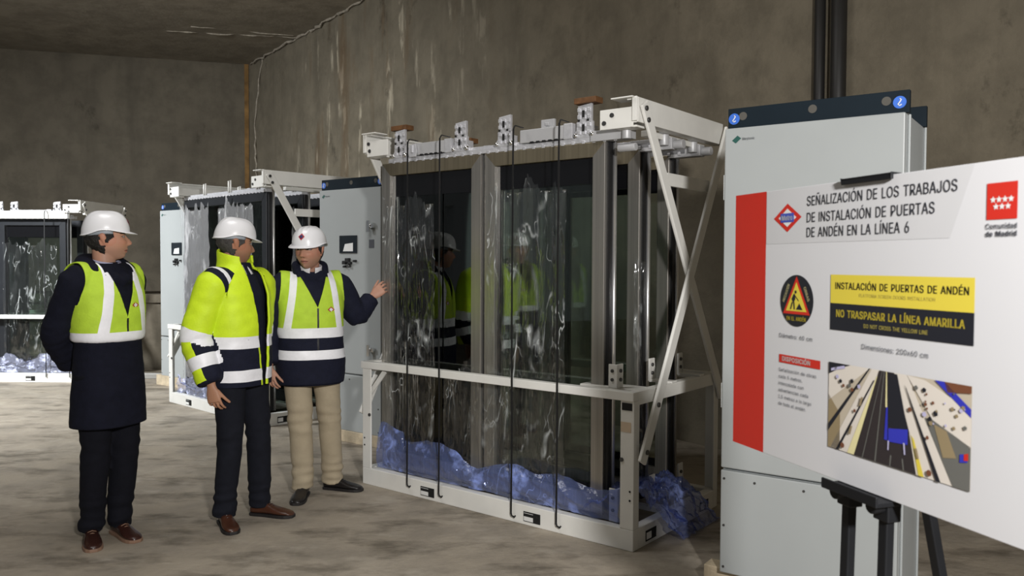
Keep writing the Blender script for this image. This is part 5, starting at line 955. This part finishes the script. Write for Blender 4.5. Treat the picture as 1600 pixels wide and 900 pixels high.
    def wrinkle(s, me, amp=1.0, seed=0.0, arms=True):
        segs = []
        for a in s.arms: segs.append((Vector(a[1]), (Vector(a[2])-Vector(a[1])).normalized()))
        def f(p):
            d = 0.006*noise.noise(Vector((p.x*5+seed, p.y*5, p.z*7)))+0.0035*noise.noise(Vector((p.x*14, p.y*14+seed, p.z*20)))
            for e, dr in segs:
                q = p-e; t = q.dot(dr); r = (q-dr*t).length
                if r < 0.13: d += (0.006*noise.noise(Vector((t*42+seed, r*8, p.x*4))))*smooth(0.13, 0.08, r)*gs(t*t, 0.16)
            return amp*d
        displace(me, f)
    def shirt(s, M, z0, z1, r0=0.078, r1=0.070):
        k = s.k; mb = MB(); nb = Vector((0, 0.012*k, z0*k)); nt = (s.H @ Vector((0, 0.018, -0.10)))
        def fn(u, v):
            a = 2*PI*u-PI/2+0.10; a = -PI/2+0.22+(2*PI-0.44)*u; c = nb.lerp(Vector((nt.x*0.5, nt.y*0.6, z1*k)), v); r = (r0+(r1-r0)*v)*k
            return c+Vector((r*math.cos(a), r*1.05*math.sin(a), -0.018*max(0, -math.sin(a))+0.012*max(0, math.sin(a))))
        mb.grid(fn, 40, 4); me = mb.mesh('shirt_collar'); me.materials.append(M); return link(me, 'shirt_collar', s.o, 0.004)

SK1 = ((0.50, 0.27, 0.185), (0.012, 0.008, 0.006), (0.36, 0.12, 0.10), (0.34, 0.20, 0.15))
SK2 = ((0.40, 0.205, 0.125), (0.03, 0.022, 0.018), (0.28, 0.10, 0.075), (0.27, 0.145, 0.095))
SK3 = ((0.46, 0.245, 0.17), (0.012, 0.008, 0.006), (0.34, 0.12, 0.10), (0.34, 0.19, 0.14))
R_ = math.radians
COAT = ((0.60, 0.190, 0.150, 0.0), (0.66, 0.192, 0.150, 0.0), (0.80, 0.188, 0.146, 0.0), (0.95, 0.178, 0.138, 0.0), (1.10, 0.170, 0.130, 0.0), (1.24, 0.176, 0.132, 0.0), (1.35, 0.180, 0.124, 0.0), (1.42, 0.165, 0.106, 0.005), (1.465, 0.130, 0.094, 0.012), (1.50, 0.088, 0.082, 0.015))
def sub(rings, zmin): return [r for r in rings if r[0] >= zmin]
def grow(rings, d): return [(z, rx+d, ry+d, cy) for z, rx, ry, cy in rings]
def emblem_patch(parent, me_src, px, pz, sz, k, deep=0.02):
    """small diamond badge lying on the front of a garment at (x, z)"""
    best = min((v for v in me_src.vertices if v.normal.y < -0.1), key=lambda v: (v.co.x-px)**2+(v.co.z-pz)**2)
    n = best.normal.copy(); c = best.co+n*0.006; t = Vector((0, 0, 1)).cross(n).normalized(); b = n.cross(t)
    mb = MB()
    for f, m_, l in ((1.0, 0, 0.0), (0.60, 1, 0.001)):
        mb.add([c+n*l+b*sz*f*0.8, c+n*l+t*sz*f, c+n*l-b*sz*f*0.8, c+n*l-t*sz*f], [(0, 1, 2, 3)], m_)
    return mb.build('emblem', [CL['red'], CL['shirt']], parent)

def make_vest(P, rings, hem, bands, low_mat, vs=(0.0, 1.20), stripes=(0.075, 0.118), neck_w=0.085, armx=0.205, yel='lime', pockets=True, emblem=None, seed=1.0, zip_to=None):
    """sleeveless zipped vest over the coat; bands = list of (z0, z1) reflective hoops; below low_mat z it is navy"""
    k = P.k; mb = P.torso(grow(sub(rings, hem-0.12), 0.012))
    for a in P.arms:
        sh, el = Vector(a[0]), Vector(a[1]); limb(mb, [Vector((sh.x*0.55, sh.y, sh.z-0.005)), sh, sh.lerp(el, 0.32)], [0.080, 0.088, 0.085], 24)
    me = remesh(mb, 0.010, 5, 'hi_vis_vest'); P.wrinkle(me, 0.8, seed); displace(me, lambda p: 0.004)
    vz, vx = vs[1]*k, vs[0]; zt = 1.50*k
    # V neck edges, stripes and hoops as cutting planes
    planes = [((0, 0, hem*k), (0, 0, 1))]
    for s_ in (-1, 1):
        planes.append(((s_*armx*k, 0, 1.40*k), (1, 0, 0.10*s_)))
        d = Vector((s_*neck_w*k-vx, 0, (1.475-0)*k-vz)); n = Vector((d.z, 0, -d.x)).normalized(); planes.append(((vx, 0, vz), n))
        planes.append(((s_*(neck_w+0.01)*k, 0, 0), (1, 0, 0)))
        planes.append(((s_*(neck_w+0.012)*k, 0.03, 1.46*k), (0.0, 0, 1)))
        for st in stripes: planes.append(((s_*st*k, 0, 1.30*k), (1, 0, 0.14*s_)))
        planes.append(((vx+s_*0.006, 0, 0), (1, 0, 0)))
    for z0, z1 in bands: planes += [((0, 0, z0*k), (0, 0, 1)), ((0, 0, z1*k), (0, 0, 1))]
    def edge(z): return max(0.0, (z-vz)/(1.475*k-vz))*neck_w*k
    def kill(c, n):
        if c.z < hem*k: return True
        if abs(c.x) > armx*k-0.10*(c.z-1.40*k): return True
        if c.z < 1.27*k and False: return True
        if c.y < 0.02 and c.z > vz and abs(c.x-vx*(1-min(1, (c.z-vz)/(1.475*k-vz)))) < edge(c.z): return True
        if abs(c.x) < (neck_w+0.01)*k and c.z > 1.455*k: return True
        return False
    low = min([b[0] for b in bands]) if low_mat is None else low_mat
    top_band = max(b[1] for b in bands)
    def mf(c, n):
        for z0, z1 in bands:
            if z0*k < c.z < z1*k: return 1
        if abs(c.x-vx) < 0.007 and c.y < 0 and c.z < vz and (zip_to is None or c.z > zip_to*k): return 3
        if c.z < low*k: return 2
        if c.z > top_band*k:
            q = abs(c.x)+0.14*(c.z-1.30*k)*(1)
            if stripes[0]*k < q < stripes[1]*k: return 1
        return 0
    cut(me, planes, kill, mf, [CL[yel], CL['reflect'], CL['navy2'], CL['zip']])
    v = link(me, 'hi_vis_vest', P.o, 0.006, 1.0)
    if emblem: emblem_patch(v, me, emblem[0], emblem[1], emblem[2], k)
    return v

def make_coat(P, rings, name, M, sleeve=(0.088, 0.074, 0.058), hem=0.60, seed=0.0, cuff=0.02, extra=None, voxel=0.0095):
    k = P.k; mb = P.torso(rings)
    for a in P.arms:
        sh, el, wr = (Vector(q) for q in a); e = wr+(el-wr).normalized()*cuff
        limb(mb, [Vector((sh.x*0.5, sh.y, sh.z-0.01)), sh, el, e], [0.075, sleeve[0], sleeve[1], sleeve[2]], 26)
    if extra: extra(mb)
    me = remesh(mb, voxel, 4, name); P.wrinkle(me, 1.0, seed); return me

# --- first man: long navy coat, lime vest, hands behind his back
P1 = Person('person in a long navy coat and lime vest, hands behind the back, far left', (-2.262, 4.52), R_(-24), 1.04, (0.0, 0.0, 1.703), R_(50), R_(-2), 1.04)
hipz = 0.93*1.04
def foot(P, wx, wy, heading, L=0.292):
    """heel position in the world and heading -> heel in own axes, yaw, ankle"""
    h = P.local((wx, wy, 0)); yaw = heading+PI/2-P.fr.r; S = Matrix.Rotation(yaw, 3, 'Z'); an = h+S @ Vector((0, -0.062, 0)); return h, yaw, Vector((an.x, an.y, 0.095))
def leg(P, hx, an, bend=0.03, kn=0.51):
    hip = Vector((hx, 0.0, 0.93*P.k)); ank = Vector(an); kz = kn*P.k; t = (hip.z-kz)/(hip.z-ank.z); kp = hip.lerp(ank, t)+Vector((0, -bend, 0)); return (hip, kp, ank)
fA = foot(P1, -2.405, 4.585, R_(-60)); fB = foot(P1, -2.315, 4.675, R_(-40))
P1.body([((-0.178, 0.02, 1.425*1.04), (-0.215, 0.150, 1.12*1.04), (-0.06, 0.225, 0.945*1.04)), ((0.178, 0.02, 1.425*1.04), (0.235, 0.16, 1.13*1.04), (0.08, 0.24, 0.99*1.04))],
        [leg(P1, -0.095, fA[2]), leg(P1, 0.095, fB[2])],
        [dict(wrist=(-0.04, 0.232, 0.975), d=(0.9, 0.25, -0.35), pn=(0, 1, 0), side=(0, 0, 1), curl=0.5), dict(wrist=(0.06, 0.25, 1.02), d=(-0.8, 0.35, -0.45), pn=(0, 1, 0), side=(0, 0, 1), curl=0.5)], SK1, 0.0015)
P1.hair(CL['hairb'], low=-0.085, bump=0.010); P1.helmet(0.03, 0.98); P1.trousers(CL['darknavy'], 0)
P1.shoe(fA[0], fA[1], CL['darkbrown'], CL['sole']); P1.shoe(fB[0], fB[1], CL['darkbrown'], CL['sole'])
def hood(mb):
    k = 1.04
    mb.tube([(0.085, -0.085, 1.425*k), (0.112, -0.035, 1.465*k), (0.110, 0.045, 1.495*k), (0.06, 0.105, 1.505*k), (0, 0.125, 1.505*k), (-0.06, 0.105, 1.505*k), (-0.110, 0.045, 1.495*k), (-0.112, -0.035, 1.465*k), (-0.085, -0.085, 1.425*k)], [0.030, 0.040, 0.046, 0.050, 0.052, 0.050, 0.046, 0.040, 0.030], 16)
    mb.tube([(0.05, -0.10, 1.43*k), (0, -0.112, 1.41*k), (-0.05, -0.10, 1.43*k)], [0.03, 0.028, 0.03], 12)
me = make_coat(P1, COAT, 'coat', CL['navy'], (0.082, 0.070, 0.056), seed=1.3, extra=hood)
cut(me, [((0, 0, 0.645*1.04), (0, 0, 1))], lambda c, n: c.z < 0.645*1.04, None, [CL['navy']]); link(me, 'coat', P1.o, 0.006, 1.0)
P1.shirt(CL['shirtl'], 1.475, 1.525)
make_vest(P1, COAT, 1.075, [(1.075, 1.145)], 0.0, (0.0, 1.22), (0.078, 0.125), 0.082, 0.185, 'lime', emblem=(0.060, 1.285*1.04, 0.024), seed=2.2)

# --- second man: open yellow and navy hi-vis jacket, looking up to the right
P2 = Person('person in an open yellow and navy hi-vis jacket, between two others in vests', (-1.655, 4.90), R_(-22), 1.03, (-0.01, 0.02, 1.688), R_(58), R_(8), 1.03)
fA = foot(P2, -1.755, 4.87, R_(-58)); fB = foot(P2, -1.625, 5.015, R_(-12))
P2.body([((-0.185, 0.02, 1.415*1.03), (-0.245, 0.115, 1.105*1.03), (-0.245, -0.005, 0.845*1.03)), ((0.185, 0.0, 1.415*1.03), (0.240, 0.06, 1.11*1.03), (0.21, 0.02, 0.88*1.03))],
        [leg(P2, -0.095, fA[2]), leg(P2, 0.095, fB[2])],
        [dict(wrist=(-0.246, -0.008, 0.855), d=(0.02, -0.22, -1), pn=(1, 0.25, 0), side=(0, -1, 0), curl=0.42), dict(wrist=(0.209, 0.015, 0.90), d=(-0.05, -0.2, -1), pn=(-1, 0, 0), side=(0, -1, 0), curl=0.4)], SK2, 0.0015)
P2.hair(CL['hairg'], low=-0.070, bump=0.004); P2.helmet(-0.02, 1.0, False); P2.trousers(CL['slate'], 0, (0.098, 0.073, 0.060))
P2.shoe(fA[0], fA[1], CL['brown'], CL['soleb']); P2.shoe(fB[0], fB[1], CL['brown'], CL['soleb'])
JACK = ((0.76, 0.178, 0.142, 0.0), (0.80, 0.184, 0.148, 0.0), (0.90, 0.192, 0.152, 0.0), (1.05, 0.190, 0.148, 0.0), (1.20, 0.194, 0.146, 0.0), (1.34, 0.190, 0.134, 0.0), (1.41, 0.172, 0.112, 0.005), (1.47, 0.128, 0.100, 0.014), (1.505, 0.097, 0.096, 0.018), (1.56, 0.094, 0.094, 0.020), (1.60, 0.092, 0.092, 0.022))
INNER = [(z, rx-0.028, ry-0.022, cy) for z, rx, ry, cy in JACK if 0.80 < z < 1.5]
mi_ = P2.torso(INNER+[(1.525, 0.074, 0.078, 0.018)])
for a in P2.arms: limb(mi_, [Vector((a[0][0]*0.5, a[0][1], a[0][2]-0.01)), a[0], Vector(a[0]).lerp(Vector(a[1]), 0.6)], [0.062, 0.068, 0.062], 20)
mi = remesh(mi_, 0.010, 4, 'inner_jacket'); P2.wrinkle(mi, 0.5, 5.0); cut(mi, (), None, None, [CL['navy2']]); ij = link(mi, 'inner_jacket', P2.o)
me = make_coat(P2, JACK, 'hi_vis_jacket', None, (0.090, 0.080, 0.064), seed=4.1, cuff=0.012)
k = 1.03; OX = 0.035; OW = 0.050
arml = P2.arms
def armco(c):
    """which arm and distance along it, or None"""
    for ai, a in enumerate(arml):
        sh, el, wr = (Vector(q) for q in a)
        for si, (p, q) in enumerate(((sh, el), (el, wr))):
            d = q-p; t = (c-p).dot(d)/d.length_squared+1e-5; r = (c-p-d*max(0, min(1, t))).length
            if -0.1 < t <= 1.08 and r < (0.118 if si == 0 else 0.112) and (abs(c.x) > 0.185*k+ (0.02 if si == 0 else 0)): return ai, si, t
    return None
planes = [((0, 0, 0.815*k), (0, 0, 1)), ((OX-OW*1.15, 0, 1.2), (1, 0, 0.10)), ((OX+OW, 0, 1.2), (1, 0, -0.10)), ((OX-OW*1.15-0.014, 0, 1.2), (1, 0, 0.10)), ((OX+OW+0.014, 0, 1.2), (1, 0, -0.10)), ((0, 0, 1.575*k), (0, -0.25, 1))]
TB = [(1.035, 1.105), (0.845, 0.912)]
def tb(c): return 0.02*(c.y)/0.2
for z0, z1 in TB: planes += [((0, 0, z0*k), (0, 0.0, 1)), ((0, 0, z1*k), (0, 0.0, 1))]
sh, el, wr = (Vector(q) for q in arml[0]); dU = (el-sh).normalized(); dF = (wr-el).normalized()
lu, lf = (el-sh).length, (wr-el).length
for q_ in (0.185*k+0.02, 0.185*k):
    for s_ in (-1, 1): planes.append(((s_*q_, 0, 0), (1, 0, 0)))
for t in (0.86, 1.06): planes.append((sh+dU*lu*t, dU))
for t in (0.42, 0.68, 0.93): planes.append((el+dF*lf*t, dF))
nF = dF.cross(Vector((1, 0, 0))).normalized(); nF = nF if nF.y < 0 else -nF; planes.append((el+nF*0.03, nF))
planes += [((-0.16*k, 0, 1.47*k), (1, 0, 0.35)), ((-0.115*k, 0, 1.47*k), (1, 0, 0.35)), ((-0.19*k, 0, 1.47*k), (1, 0, 0.35)), ((-0.225*k, 0, 1.47*k), (1, 0, 0.35)), ((0, -0.065, 0), (0, 1, 0)), ((0, 0.05, 0), (0, 1, 0)), ((-0.09*k, 0, 0), (1, 0, 0))]
def killj(c, n):
    if c.z < 0.815*k: return True
    if c.z > 1.575*k+0.25*c.y: return True
    if c.y < -0.02 and OX-OW*1.15-0.10*(c.z-1.2) < c.x < OX+OW+0.10*(c.z-1.2): return True
    if c.z > 1.50*k and c.y < 0.0 and abs(c.x-0.01) < 0.05: return True
    return False
def mfj(c, n):
    a = armco(c)
    if a:
        ai, si, t = a
        T = t*lu if si == 0 else lu+t*lf
        if T < lu*0.60: pass
        elif si == 0 and t < 0.86: return 0
        elif (si == 0 and t >= 0.86) or (si == 1 and t < 0.06): return 1
        elif si == 1 and t < 0.42: return 2 if (c-el).dot(nF) > 0.03 else 0
        elif si == 1 and t < 0.68: return 1
        else: return 2 if t > 0.93 or (c-el).dot(nF) > 0.03 else 0
    q = c.x+0.35*(c.z-1.47*k)
    if c.z > 1.36*k and c.x < 0 and -0.065 < c.y < 0.05:
        if -0.16*k < q < -0.115*k or -0.225*k < q < -0.19*k: return 2
        if -0.19*k <= q <= -0.16*k: return 1
    for z0, z1 in TB:
        if z0*k < c.z < z1*k and not a: return 1
    if c.z < TB[0][0]*k and not a:
        if c.y < 0 and (OX-OW*1.15-0.014-0.10*(c.z-1.2) < c.x < OX+OW+0.014+0.10*(c.z-1.2)): return 0
        return 2
    return 0
cut(me, planes, killj, mfj, [CL['yellow'], CL['reflect'], CL['navy2']]); jk = link(me, 'hi_vis_jacket', P2.o, 0.012, 1.0)
emblem_patch(jk, me, 0.135, 1.33*k, 0.026, k)
P2.shirt(CL['shirt'], 1.475, 1.53, 0.084, 0.074)

# --- third man: lime and navy vest over a navy coat, khaki trousers, one hand on the rack
P3 = Person('person in a lime and navy vest and khaki trousers, one hand on the nearest rack', (-1.352, 5.42), R_(-66), 1.015, (-0.015, -0.055, 1.655), R_(-34), R_(3), 1.06)
fA = foot(P3, -1.405, 5.475, R_(-88)); fB = foot(P3, -1.305, 5.60, R_(-14))
lw = P3.local((-0.985, 5.695, 1.335))
P3.body([((-0.195, 0.015, 1.41*1.015), (-0.265, 0.045, 1.11*1.015), (-0.275, -0.05, 0.885*1.015)), ((0.195, 0.015, 1.41*1.015), (0.325, 0.045, 1.175*1.015), tuple(lw))],
        [leg(P3, -0.095, fA[2]), leg(P3, 0.095, fB[2])],
        [dict(wrist=(-0.276, -0.055, 0.895), d=(0.06, -0.22, -1), pn=(0.75, 0.65, 0), side=(0.5, -0.9, 0), curl=0.38, spread=0.16), dict(wrist=tuple(lw), d=(0.62, -0.1, 0.55), pn=(0.35, 0.9, -0.2), side=(0, -0.3, 1), curl=0.5)], SK3, -0.0035)
P3.hair(CL['hairb'], low=-0.070, bump=0.004); P3.helmet(0.05, 1.0); P3.trousers(CL['khaki'], 0, (0.102, 0.078, 0.066), 0.062)
P3.shoe(fA[0], fA[1], CL['blackl'], CL['soleb']); P3.shoe(fB[0], fB[1], CL['blackl'], CL['soleb'])
C3 = ((0.72, 0.180, 0.142, 0.0), (0.78, 0.200, 0.152, 0.0), (0.90, 0.204, 0.152, 0.0), (1.05, 0.192, 0.144, 0.0), (1.22, 0.196, 0.144, 0.0), (1.34, 0.198, 0.134, 0.0), (1.41, 0.178, 0.114, 0.005), (1.455, 0.125, 0.092, 0.010), (1.495, 0.086, 0.082, 0.012), (1.535, 0.080, 0.080, 0.012))
def collar3(mb):
    k = 1.015; mb.tube([(0.055, -0.085, 1.435*k), (0.088, -0.045, 1.485*k), (0.088, 0.03, 1.53*k), (0.05, 0.085, 1.54*k), (0, 0.1, 1.54*k), (-0.05, 0.085, 1.54*k), (-0.088, 0.03, 1.53*k), (-0.088, -0.045, 1.485*k), (-0.055, -0.085, 1.435*k)], [0.022, 0.028, 0.03, 0.03, 0.03, 0.03, 0.03, 0.028, 0.022], 14)
me = make_coat(P3, C3, 'jacket', None, (0.084, 0.070, 0.056), seed=7.7, extra=collar3)
cut(me, [((0, 0, 0.755*1.015), (0, 0, 1)), ((0, 0, 1.525*1.015), (0, -0.5, 1))], lambda c, n: c.z < 0.755*1.015 or (c.z > 1.525*1.015+0.5*c.y and abs(c.x) < 0.07 and c.y < 0.075), None, [CL['navy2']]); link(me, 'jacket', P3.o, 0.006, 1.0)
P3.shirt(CL['shirt'], 1.475, 1.535, 0.076, 0.068)
make_vest(P3, C3, 0.765, [(1.065, 1.130), (0.925, 0.985)], 1.065, (0.02, 1.26), (0.118, 0.160), 0.088, 0.20, 'lime', emblem=(0.105, 1.245*1.015, 0.026), seed=9.2, zip_to=0.92)
